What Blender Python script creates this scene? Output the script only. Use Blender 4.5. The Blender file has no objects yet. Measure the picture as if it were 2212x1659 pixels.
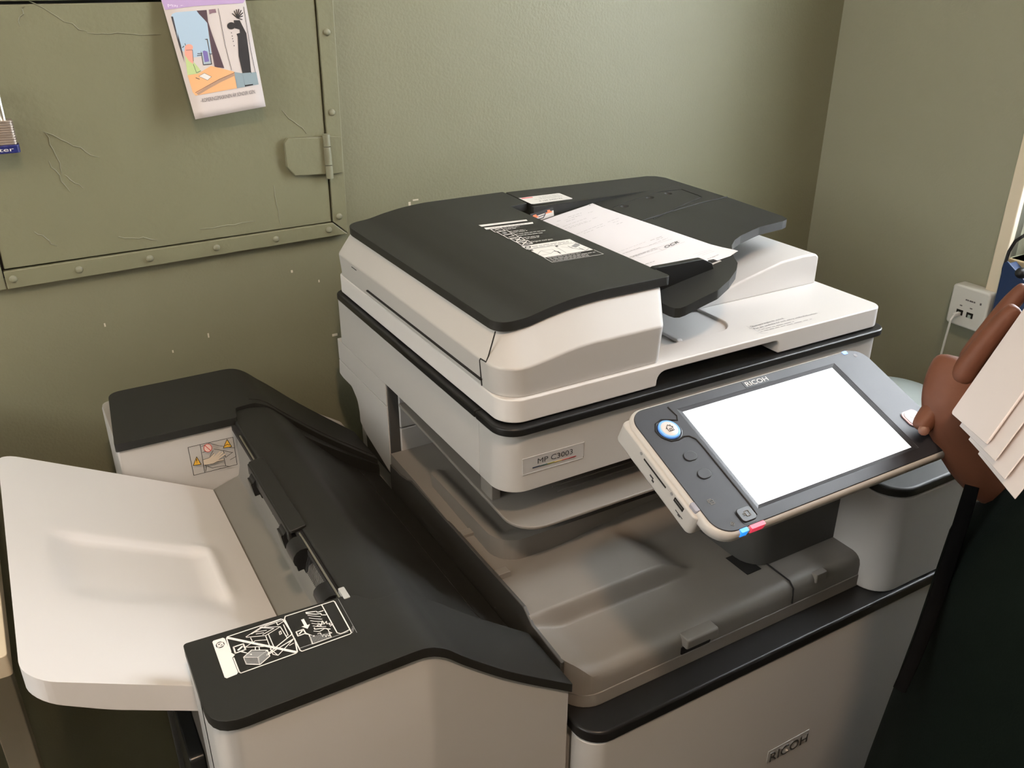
import bpy, bmesh, math, random
from mathutils import Vector, Matrix

random.seed(4)
C = bpy.context.scene.collection
SC = bpy.context.scene
ZO = 1.08                      # height of the scanner rim above the floor; geometry below is given relative to that rim
PI = math.pi

# ------------------------------------------------------------------ camera, world, lights, exposure
cam_d = bpy.data.cameras.new('camera')
cam = bpy.data.objects.new('camera', cam_d)
C.objects.link(cam)
SC.camera = cam
cam_d.sensor_fit = 'HORIZONTAL'
cam_d.sensor_width = 36.0
cam_d.lens = 1894.18 / 2212 * 36.0
cam_d.clip_start = 0.02
cam.matrix_world = Matrix((
    (0.86519478, 0.21512137, -0.45294678, -0.39329386),
    (-0.50143368, 0.3738818, -0.78024142, -0.69653721),
    (0.00150196, 0.90218357, 0.43134968, 0.44072393 + ZO),
    (0, 0, 0, 1)))

SC.view_settings.view_transform = 'Standard'
SC.view_settings.look = 'None'
SC.view_settings.gamma = 1
SC.view_settings.use_curve_mapping = False
SC.view_settings.exposure = 0.0
SC.cycles.use_denoising = True
SC.cycles.max_bounces = 8
SC.cycles.sample_clamp_indirect = 6

world = bpy.data.worlds.new('sky')
SC.world = world
world.use_nodes = True
bg = world.node_tree.nodes['Background']
bg.inputs['Color'].default_value = (0.86, 0.94, 1.0, 1)
bg.inputs['Strength'].default_value = 3.0

def area(name, loc, target, sx, sy, power, col, portal=False, shape='RECTANGLE'):
    d = bpy.data.lights.new(name, 'AREA')
    d.shape = shape
    d.size = sx
    d.size_y = sy
    d.energy = power
    d.color = col
    o = bpy.data.objects.new(name, d)
    C.objects.link(o)
    o.location = loc
    o.rotation_euler = (Vector(target) - Vector(loc)).to_track_quat('-Z', 'Y').to_euler()
    if portal:
        d.cycles.is_portal = True
    return o

WIN_Y0, WIN_Y1, WIN_Z0, WIN_Z1 = -0.42, 0.165, -0.03 + ZO, 1.45 + ZO     # window opening in the right wall
area('window_daylight', (1.30, (WIN_Y0 + WIN_Y1) / 2, (WIN_Z0 + WIN_Z1) / 2), (0, (WIN_Y0 + WIN_Y1) / 2, (WIN_Z0 + WIN_Z1) / 2 - 0.25),
     WIN_Y1 - WIN_Y0, WIN_Z1 - WIN_Z0, 41, (0.90, 0.95, 1.0))
LAMP = (-0.34, -0.95, 1.50 + ZO)                                          # warm ceiling lamp over the photographer
area('ceiling_lamp_light', (LAMP[0], LAMP[1], LAMP[2] - 0.035), (LAMP[0], LAMP[1], 0), 0.14, 0.14, 20, (1.0, 0.72, 0.50), shape='DISK')

W2 = (-1.10, 0.40, 0.40 + ZO, 1.55 + ZO)                                  # unseen window added as fill light, in the far left wall: y0, y1, z0, z1
area('left_fill_light', (-2.16, (W2[0] + W2[1]) / 2, (W2[2] + W2[3]) / 2), (0, (W2[0] + W2[1]) / 2, (W2[2] + W2[3]) / 2 - .1), W2[1] - W2[0], W2[3] - W2[2], 29, (1.0, 0.95, 0.88))

# ------------------------------------------------------------------ materials
MATS = {}
def mat(name, col, rough=0.5, metal=0.0, bump=None, vary=None, emit=None, spec=0.5, coat=0.0):
    """bump = list of (noise scale, strength, distance); vary = (scale, amount)"""
    if name in MATS:
        return MATS[name]
    m = bpy.data.materials.new(name)
    m.use_nodes = True
    nt = m.node_tree
    b = nt.nodes['Principled BSDF']
    b.inputs['Base Color'].default_value = (*col, 1)
    b.inputs['Roughness'].default_value = rough
    b.inputs['Metallic'].default_value = metal
    b.inputs['Specular IOR Level'].default_value = spec
    if coat:
        b.inputs['Coat Weight'].default_value = coat
    tc = None
    if bump or vary:
        tc = nt.nodes.new('ShaderNodeTexCoord')
    if vary:
        n = nt.nodes.new('ShaderNodeTexNoise')
        n.inputs['Scale'].default_value = vary[0]
        n.inputs['Detail'].default_value = 5
        nt.links.new(tc.outputs['Object'], n.inputs['Vector'])
        mx = nt.nodes.new('ShaderNodeMix')
        mx.data_type = 'RGBA'
        k = vary[1]
        mx.inputs[6].default_value = (*[c * (1 - k) for c in col], 1)
        mx.inputs[7].default_value = (*[min(1, c * (1 + k)) for c in col], 1)
        nt.links.new(n.outputs['Fac'], mx.inputs[0])
        nt.links.new(mx.outputs[2], b.inputs['Base Color'])
    prev = None
    for sc, st, di in (bump or []):
        n = nt.nodes.new('ShaderNodeTexNoise')
        n.inputs['Scale'].default_value = sc
        n.inputs['Detail'].default_value = 3
        nt.links.new(tc.outputs['Object'], n.inputs['Vector'])
        bp = nt.nodes.new('ShaderNodeBump')
        bp.inputs['Strength'].default_value = st
        bp.inputs['Distance'].default_value = di
        nt.links.new(n.outputs['Fac'], bp.inputs['Height'])
        if prev:
            nt.links.new(prev.outputs['Normal'], bp.inputs['Normal'])
        prev = bp
    if prev:
        nt.links.new(prev.outputs['Normal'], b.inputs['Normal'])
    if emit:
        b.inputs['Emission Color'].default_value = (*emit[0], 1)
        b.inputs['Emission Strength'].default_value = emit[1]
    MATS[name] = m
    return m

def s2l(r, g, b):
    f = lambda c: (c / 255 / 12.92) if c <= 10.31 else ((c / 255 + 0.055) / 1.055) ** 2.4
    return (f(r), f(g), f(b))

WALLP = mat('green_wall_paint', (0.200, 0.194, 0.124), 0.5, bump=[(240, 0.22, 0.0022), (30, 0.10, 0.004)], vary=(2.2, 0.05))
WALLR = mat('green_wall_paint_right_lifted', (0.270, 0.265, 0.190), 0.5, bump=[(240, 0.2, 0.002), (30, 0.10, 0.004)], vary=(2.2, 0.05))  # copy of the green paint, lightened to make up for weak light here
HATCHP = mat('green_metal_paint', (0.192, 0.188, 0.116), 0.42, bump=[(170, 0.2, 0.002), (24, 0.3, 0.005), (7, 0.2, 0.008)], vary=(6, 0.06))
RIVETP = mat('green_rivet_paint', (0.205, 0.202, 0.135), 0.38)
CREAMW = mat('cream_wall_paint', (0.60, 0.56, 0.48), 0.6)
CEIL = mat('ceiling_white', (0.62, 0.59, 0.52), 0.8)
FLOORM = mat('brown_carpet', (0.055, 0.045, 0.033), 0.9, bump=[(300, 0.6, 0.004)], vary=(40, 0.25))
LIDW = mat('lid_white_plastic_lit', (0.62, 0.605, 0.59), 0.38, bump=[(900, 0.05, 0.0004)])  # body plastic brightened for the lid: strong window light put into its colour
WHITE = mat('white_plastic', (0.47, 0.455, 0.435), 0.38, bump=[(900, 0.06, 0.0004)])
WHITE2 = mat('tray_white_plastic', (0.74, 0.725, 0.72), 0.42)
DARK = mat('charcoal_plastic', (0.019, 0.019, 0.017), 0.46, bump=[(1100, 0.12, 0.0004)], spec=0.3)
BLACK = mat('black_plastic', (0.010, 0.010, 0.010), 0.36, spec=0.35)
GAP = mat('seam_black', (0.008, 0.007, 0.006), 0.8)
GREY = mat('grey_tray_plastic', (0.205, 0.186, 0.166), 0.45, bump=[(900, 0.08, 0.0004)])
GREYD = mat('dark_grey_plastic', (0.060, 0.058, 0.054), 0.5)
FACE = mat('panel_face_plastic', (0.024, 0.024, 0.028), 0.42, spec=0.3)
SCREEN = mat('lit_screen', (0.02, 0.02, 0.02), 0.25, emit=((0.97, 0.99, 1.0), 1.6))
STEEL = mat('bright_steel', (0.62, 0.60, 0.56), 0.28, metal=1.0)
LAMI = mat('laminated_steel', (0.50, 0.43, 0.38), 0.38, metal=0.8)
CREAM = mat('cream_paint', (0.66, 0.58, 0.44), 0.45)
PAPER = mat('white_paper', (0.80, 0.78, 0.82), 0.7)
PAPERW = mat('warm_white_paper', (0.66, 0.60, 0.58), 0.7)
SKIN = mat('brown_skin', (0.120, 0.044, 0.023), 0.55, spec=0.3, bump=[(220, 0.18, 0.0012), (40, 0.2, 0.003)], vary=(35, 0.16))
NAIL = mat('nail', (0.15, 0.065, 0.042), 0.4)
CLOTH = mat('dark_green_cloth', (0.0035, 0.0065, 0.005), 0.9, bump=[(500, 0.3, 0.001)], spec=0.08)
CLOTHB = mat('black_cloth', (0.0022, 0.0022, 0.0022), 0.9, spec=0.06)
HAIR = mat('black_hair', (0.012, 0.009, 0.007), 0.5)
BLUE = mat('navy_enamel', (0.015, 0.020, 0.12), 0.3)
NAVY = mat('navy_card', (0.010, 0.028, 0.085), 0.35)
SILVER = mat('chrome_lettering', (0.55, 0.55, 0.55), 0.25, metal=0.9)
GLASS = mat('window_glass', (1, 1, 1), 0.0)
_g = GLASS.node_tree.nodes['Principled BSDF']
_g.inputs['Transmission Weight'].default_value = 1.0
_g.inputs['IOR'].default_value = 1.0
_g.inputs['Specular IOR Level'].default_value = 0.0
BIN = mat('grey_bin_plastic', (0.30, 0.34, 0.33), 0.55)
for nm, c in dict(white=(0.80, 0.78, 0.75), black=(0.012, 0.012, 0.012), ink=(0.03, 0.03, 0.033), inkgrey=(0.13, 0.12, 0.13), grey=(0.30, 0.30, 0.30), red=(0.72, 0.12, 0.14),
                  yellow=(0.80, 0.46, 0.05), pink=(0.80, 0.55, 0.50), redline=(0.62, 0.07, 0.05), cream=(0.66, 0.56, 0.44), lilac=(0.48, 0.34, 0.58), lilacw=(0.80, 0.72, 0.85),
                  sky=(0.42, 0.56, 0.70), charcoal=(0.045, 0.042, 0.05), plum=(0.075, 0.042, 0.055), plum2=(0.22, 0.13, 0.16), frame=(0.42, 0.50, 0.56), violet=(0.18, 0.14, 0.38),
                  skinp=(0.76, 0.34, 0.26), leaf=(0.50, 0.62, 0.28), apricot=(0.78, 0.42, 0.20), tan=(0.40, 0.25, 0.17), greyblue=(0.26, 0.34, 0.38), inkblack=(0.018, 0.016, 0.018),
                  orange=(0.78, 0.22, 0.10), pinkline=(0.65, 0.40, 0.45)).items():
    mat('print_' + nm, c, 0.55)
PR = lambda n: MATS['print_' + n]

# ------------------------------------------------------------------ building helpers
LOC = {}
def root_of(o):
    while o.parent:
        o = o.parent
    return o

def thing(name, loc, label, cat, group=None):
    o = bpy.data.objects.new(name, None)
    C.objects.link(o)
    o.empty_display_size = 0.05
    o.location = (loc[0], loc[1], loc[2] + ZO)
    LOC[o] = Vector(o.location)
    o['label'] = label
    o['category'] = cat
    if group:
        o['group'] = group
    return o

def tag(o, label=None, cat=None, group=None, kind=None):
    if label: o['label'] = label
    if cat: o['category'] = cat
    if group: o['group'] = group
    if kind: o['kind'] = kind
    return o

def mk(name, vf, m, parent=None, bevel=0.0, seg=2, sharp=32, smooth=True, origin=None):
    """vf = (verts, faces[, material index per face]) in rim coordinates; one mesh object"""
    verts, faces = vf[0], vf[1]
    mids = vf[2] if len(vf) > 2 else None
    off = Vector((0, 0, ZO))
    base = Vector((0, 0, 0))
    if parent is not None:
        base = LOC[root_of(parent)]
    elif origin is not None:
        base = Vector(origin) + off
    me = bpy.data.meshes.new(name)
    me.from_pydata([tuple(Vector(v) + off - base) for v in verts], [], faces)
    for mm in (m if isinstance(m, (list, tuple)) else [m]):
        me.materials.append(mm)
    if mids:
        me.polygons.foreach_set('material_index', mids)
    bm = bmesh.new()
    bm.from_mesh(me)
    if mids is None:
        bmesh.ops.remove_doubles(bm, verts=bm.verts, dist=1e-6)
        bmesh.ops.recalc_face_normals(bm, faces=bm.faces)
    if smooth:
        for f in bm.faces:
            f.smooth = True
        lim = math.radians(sharp)
        for e in bm.edges:
            if len(e.link_faces) == 2 and e.calc_face_angle(0) > lim:
                e.smooth = False
    bm.to_mesh(me)
    bm.free()
    o = bpy.data.objects.new(name, me)
    C.objects.link(o)
    if parent is not None:
        o.parent = parent
    else:
        o.location = base
        LOC[o] = base.copy()
    if bevel:
        md = o.modifiers.new('bevel', 'BEVEL')
        md.width = bevel
        md.segments = seg
        md.limit_method = 'ANGLE'
        md.angle_limit = math.radians(sharp)
        md.harden_normals = True
        for e in me.edges:
            e.use_edge_sharp = False
    return o

def join(*vfs):
    V, F = [], []
    for vf in vfs:
        n = len(V)
        V += list(vf[0])
        F += [tuple(i + n for i in f) for f in vf[1]]
    return V, F

def xf(vf, M):
    return [tuple(M @ Vector(v)) for v in vf[0]], vf[1]

def box(x0, y0, z0, x1, y1, z1):
    V = [(x, y, z) for z in (z0, z1) for y in (y0, y1) for x in (x0, x1)]
    F = [(0, 2, 3, 1), (4, 5, 7, 6), (0, 1, 5, 4), (2, 6, 7, 3), (0, 4, 6, 2), (1, 3, 7, 5)]
    return V, F

def rr(x0, y0, x1, y1, r, n=6):
    if not isinstance(r, (list, tuple)):
        r = [r] * 4
    P = []
    for (cx, cy, q, k) in ((x0, y0, 0, PI), (x1, y0, 1, 1.5 * PI), (x1, y1, 2, 0), (x0, y1, 3, 0.5 * PI)):
        rad = r[q]
        if rad <= 0:
            P.append((cx, cy))
            continue
        ox = cx + rad if cx == x0 else cx - rad
        oy = cy + rad if cy == y0 else cy - rad
        for i in range(n + 1):
            a = k + i / n * PI / 2
            P.append((ox + rad * math.cos(a), oy + rad * math.sin(a)))
    return P

def fillet(poly, radii, n=5):
    """round the corners of a polygon; radii one number or one per corner"""
    out = []
    N = len(poly)
    for i in range(N):
        r = radii[i] if isinstance(radii, (list, tuple)) else radii
        p = Vector(poly[i]); a = Vector(poly[i - 1]); b = Vector(poly[(i + 1) % N])
        if r <= 0:
            out.append(tuple(p)); continue
        d1 = (a - p); d2 = (b - p)
        l1, l2 = d1.length, d2.length
        d1.normalize(); d2.normalize()
        ang = d1.angle(d2)
        t = min(r / math.tan(ang / 2), l1 * 0.48, l2 * 0.48)
        p1 = p + d1 * t; p2 = p + d2 * t
        for k in range(n + 1):
            s = k / n
            q = p1 * (1 - s) ** 2 + p * 2 * s * (1 - s) + p2 * s * s
            out.append(tuple(q))
    return out

def prism(poly, w0, w1, axis='z'):
    f = {'z': lambda u, v, w: (u, v, w), 'y': lambda u, v, w: (u, w, v), 'x': lambda u, v, w: (w, u, v)}[axis]
    n = len(poly)
    V = [f(u, v, w0) for u, v in poly] + [f(u, v, w1) for u, v in poly]
    F = [tuple(range(n - 1, -1, -1)), tuple(range(n, 2 * n))] + [(i, (i + 1) % n, n + (i + 1) % n, n + i) for i in range(n)]
    return V, F

def rbox(x0, y0, z0, x1, y1, z1, r, axis='z', n=6):
    if axis == 'z': return prism(rr(x0, y0, x1, y1, r, n), z0, z1, 'z')
    if axis == 'y': return prism(rr(x0, z0, x1, z1, r, n), y0, y1, 'y')
    return prism(rr(y0, z0, y1, z1, r, n), x0, x1, 'x')

def plan_solid(poly, ztop, zbot, xcuts=(), ycuts=()):
    bm = bmesh.new()
    bm.faces.new([bm.verts.new((u, v, 0)) for u, v in poly])
    for xs, no, k in ((xcuts, (1, 0, 0), 0), (ycuts, (0, 1, 0), 1)):
        for c in xs:
            co = (c, 0, 0) if k == 0 else (0, c, 0)
            bmesh.ops.bisect_plane(bm, geom=list(bm.verts) + list(bm.edges) + list(bm.faces), dist=1e-6, plane_co=co, plane_no=no)
    bm.verts.ensure_lookup_table()
    bm.verts.index_update()
    n = len(bm.verts)
    P = [tuple(v.co) for v in bm.verts]
    V = [(x, y, ztop(x, y)) for x, y, _ in P] + [(x, y, zbot(x, y)) for x, y, _ in P]
    F = []
    for f in bm.faces:
        ids = [v.index for v in f.verts]
        F.append(tuple(ids))
        F.append(tuple(i + n for i in reversed(ids)))
    for e in bm.edges:
        if len(e.link_faces) == 1:
            a, b = e.verts[0].index, e.verts[1].index
            F.append((a, b, b + n, a + n))
    bm.free()
    return V, F

def lin(xs, ys):
    def f(x):
        if x <= xs[0]: return ys[0]
        for i in range(len(xs) - 1):
            if x <= xs[i + 1]:
                t = (x - xs[i]) / (xs[i + 1] - xs[i])
                return ys[i] + (ys[i + 1] - ys[i]) * t
        return ys[-1]
    return f

def smooth_fn(xs, ys):
    """monotone-ish cubic through points"""
    n = len(xs)
    m = []
    for i in range(n):
        if i == 0: m.append((ys[1] - ys[0]) / (xs[1] - xs[0]))
        elif i == n - 1: m.append((ys[-1] - ys[-2]) / (xs[-1] - xs[-2]))
        else:
            a = (ys[i] - ys[i - 1]) / (xs[i] - xs[i - 1]); b = (ys[i + 1] - ys[i]) / (xs[i + 1] - xs[i])
            m.append(0 if a * b <= 0 else 2 * a * b / (a + b))
    def f(x):
        if x <= xs[0]: return ys[0] + m[0] * (x - xs[0])
        if x >= xs[-1]: return ys[-1] + m[-1] * (x - xs[-1])
        for i in range(n - 1):
            if x <= xs[i + 1]:
                h = xs[i + 1] - xs[i]; t = (x - xs[i]) / h
                return ((2 * t ** 3 - 3 * t ** 2 + 1) * ys[i] + (t ** 3 - 2 * t ** 2 + t) * h * m[i]
                        + (-2 * t ** 3 + 3 * t ** 2) * ys[i + 1] + (t ** 3 - t ** 2) * h * m[i + 1])
    return f

def sstep(a, b, x):
    t = max(0, min(1, (x - a) / (b - a)))
    return t * t * (3 - 2 * t)

def span(a, b, n):
    return [a + (b - a) * i / n for i in range(n + 1)]

def loft(levels, cap=True):
    n = len(levels[0])
    V = [p for L in levels for p in L]
    F = []
    for k in range(len(levels) - 1):
        for i in range(n):
            j = (i + 1) % n
            F.append((k * n + i, k * n + j, (k + 1) * n + j, (k + 1) * n + i))
    if cap:
        F.append(tuple(range(n - 1, -1, -1)))
        F.append(tuple((len(levels) - 1) * n + i for i in range(n)))
    return V, F

def tube(pts, r, n=8, flat=1.0, up=None):
    pts = [Vector(p) for p in pts]
    L = []
    u = None
    for i, p in enumerate(pts):
        d = (pts[min(i + 1, len(pts) - 1)] - pts[max(i - 1, 0)]).normalized()
        if u is None:
            u = Vector(up) if up else (Vector((0, 0, 1)) if abs(d.z) < 0.9 else Vector((1, 0, 0)))
        u = (u - d * u.dot(d)).normalized()
        w = d.cross(u)
        rr_ = r[i] if isinstance(r, (list, tuple)) else r
        L.append([tuple(p + u * rr_ * math.cos(a) + w * rr_ * flat * math.sin(a)) for a in [2 * PI * k / n for k in range(n)]])
    return loft(L)

def lathe(prof, c, n=24):
    L = [[(c[0] + r * math.cos(2 * PI * k / n), c[1] + r * math.sin(2 * PI * k / n), c[2] + z) for k in range(n)] for r, z in prof]
    return loft(L)

def dome(c, r, h, nrm, n=12, k=4):
    """small rivet dome on a surface with normal nrm"""
    nv = Vector(nrm).normalized()
    a = nv.orthogonal().normalized(); b = nv.cross(a)
    L = []
    for i in range(k):
        t = i / k * PI / 2
        L.append([tuple(Vector(c) + a * r * math.cos(t) * math.cos(q) + b * r * math.cos(t) * math.sin(q) + nv * h * math.sin(t)) for q in [2 * PI * j / n for j in range(n)]])
    return loft(L)

def bool_cut(o, cutters):
    for vf in cutters:
        c = mk('cutter', vf, GAP, smooth=False)
        md = o.modifiers.new('cut', 'BOOLEAN')
        md.object = c
        md.solver = 'EXACT'
        md.operation = 'DIFFERENCE'
        bpy.context.view_layer.update()
        dg = bpy.context.evaluated_depsgraph_get()
        me = bpy.data.meshes.new_from_object(o.evaluated_get(dg))
        for q in list(o.modifiers):
            o.modifiers.remove(q)
        o.data = me
        bpy.data.objects.remove(c)
    bm = bmesh.new()
    bm.from_mesh(o.data)
    for f in bm.faces: f.smooth = True
    for e in bm.edges:
        e.smooth = not (len(e.link_faces) == 2 and e.calc_face_angle(0) > math.radians(32))
    bm.to_mesh(o.data)
    bm.free()

_tx = {}
def text2d(s):
    """unit-box glyph mesh of a string: verts in 0..1 x 0..1 (baseline at 0, cap height at 1)"""
    if s in _tx: return _tx[s]
    cu = bpy.data.curves.new('t', 'FONT')
    cu.body = s
    cu.resolution_u = 3
    o = bpy.data.objects.new('t', cu)
    C.objects.link(o)
    bpy.context.view_layer.update()
    me = bpy.data.meshes.new_from_object(o.evaluated_get(bpy.context.evaluated_depsgraph_get()))
    V = [tuple(v.co) for v in me.vertices]
    F = [tuple(p.vertices) for p in me.polygons]
    bpy.data.objects.remove(o)
    bpy.data.curves.remove(cu)
    bpy.data.meshes.remove(me)
    x0 = min(v[0] for v in V); x1 = max(v[0] for v in V)
    cap = 0.73
    V = [((x - x0) / (x1 - x0), y / cap) for x, y, _ in V]
    _tx[s] = (V, F)
    return V, F

def bilin(c):
    c = [Vector(p) for p in c]
    return lambda u, v: (c[0] * (1 - u) + c[1] * u) * (1 - v) + (c[3] * (1 - u) + c[2] * u) * v

def decal(name, items, P, parent, off=0.0004, wscale=1.0, split=1):
    """flat print built on the surface P(u,v); one mesh, one material slot per ink"""
    nrm = (P(0, 1) - P(0, 0)).cross(P(1, 0) - P(0, 0)).normalized()
    V, F, M, mats = [], [], [], []
    def add(vs, fs, m):
        if m not in mats: mats.append(m)
        n = len(V)
        V.extend(vs)
        for f in fs:
            F.append(tuple(i + n for i in f)); M.append(mats.index(m))
    for k, it in enumerate(items):
        h = nrm * (off + k * 3e-6)
        if it[0] == 'P':
            add([tuple(P(u, v) + h) for u, v in it[2]], [tuple(range(len(it[2])))], it[1])
        elif it[0] == 'L':
            w = it[2] * wscale / 2
            uv = it[3]
            q = []
            for a, b in zip(uv[:-1], uv[1:]):
                for s in range(split):
                    q.append((a[0] + (b[0] - a[0]) * s / split, a[1] + (b[1] - a[1]) * s / split))
            q.append(uv[-1])
            pts = [P(*a) for a in q]
            vs, fs = [], []
            for i in range(len(pts) - 1):
                d = pts[i + 1] - pts[i]
                if d.length < 1e-7: continue
                d.normalize()
                s = d.cross(nrm) * w
                a, b = pts[i] - d * w * 0.5, pts[i + 1] + d * w * 0.5
                n = len(vs)
                vs += [tuple(a - s + h), tuple(b - s + h), tuple(b + s + h), tuple(a + s + h)]
                fs.append((n, n + 1, n + 2, n + 3))
            add(vs, fs, it[1])
        else:
            tv, tf = text2d(it[2])
            o, r, t = (Vector(p) for p in it[3:6])
            add([tuple(P(*(o + (r - o) * x + (t - o) * y)) + h) for x, y in tv], tf, it[1])
    return mk(name, (V, F, M), [PR(m) for m in mats], parent, smooth=False)

def text_on(name, s, o, r, t, m, parent, depth=0.0):
    """lettering whose baseline runs from o to r, cap height at t (3-D points); depth > 0 gives raised letters"""
    tv, tf = text2d(s)
    o, r, t = Vector(o), Vector(r), Vector(t)
    n = (r - o).cross(t - o).normalized()
    V = [o + (r - o) * x + (t - o) * y for x, y in tv]
    if depth <= 0:
        return mk(name, ([tuple(v) for v in V], tf), m, parent, smooth=False)
    k = len(V)
    ed = {}
    for f in tf:
        for a, b in zip(f, f[1:] + f[:1]):
            ed[(a, b)] = 1
    F = [tuple(i + k for i in f) for f in tf]
    for (a, b) in ed:
        if (b, a) not in ed: F.append((a, b, b + k, a + k))
    return mk(name, ([tuple(v) for v in V] + [tuple(v + n * depth) for v in V], F), m, parent, smooth=False)

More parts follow.
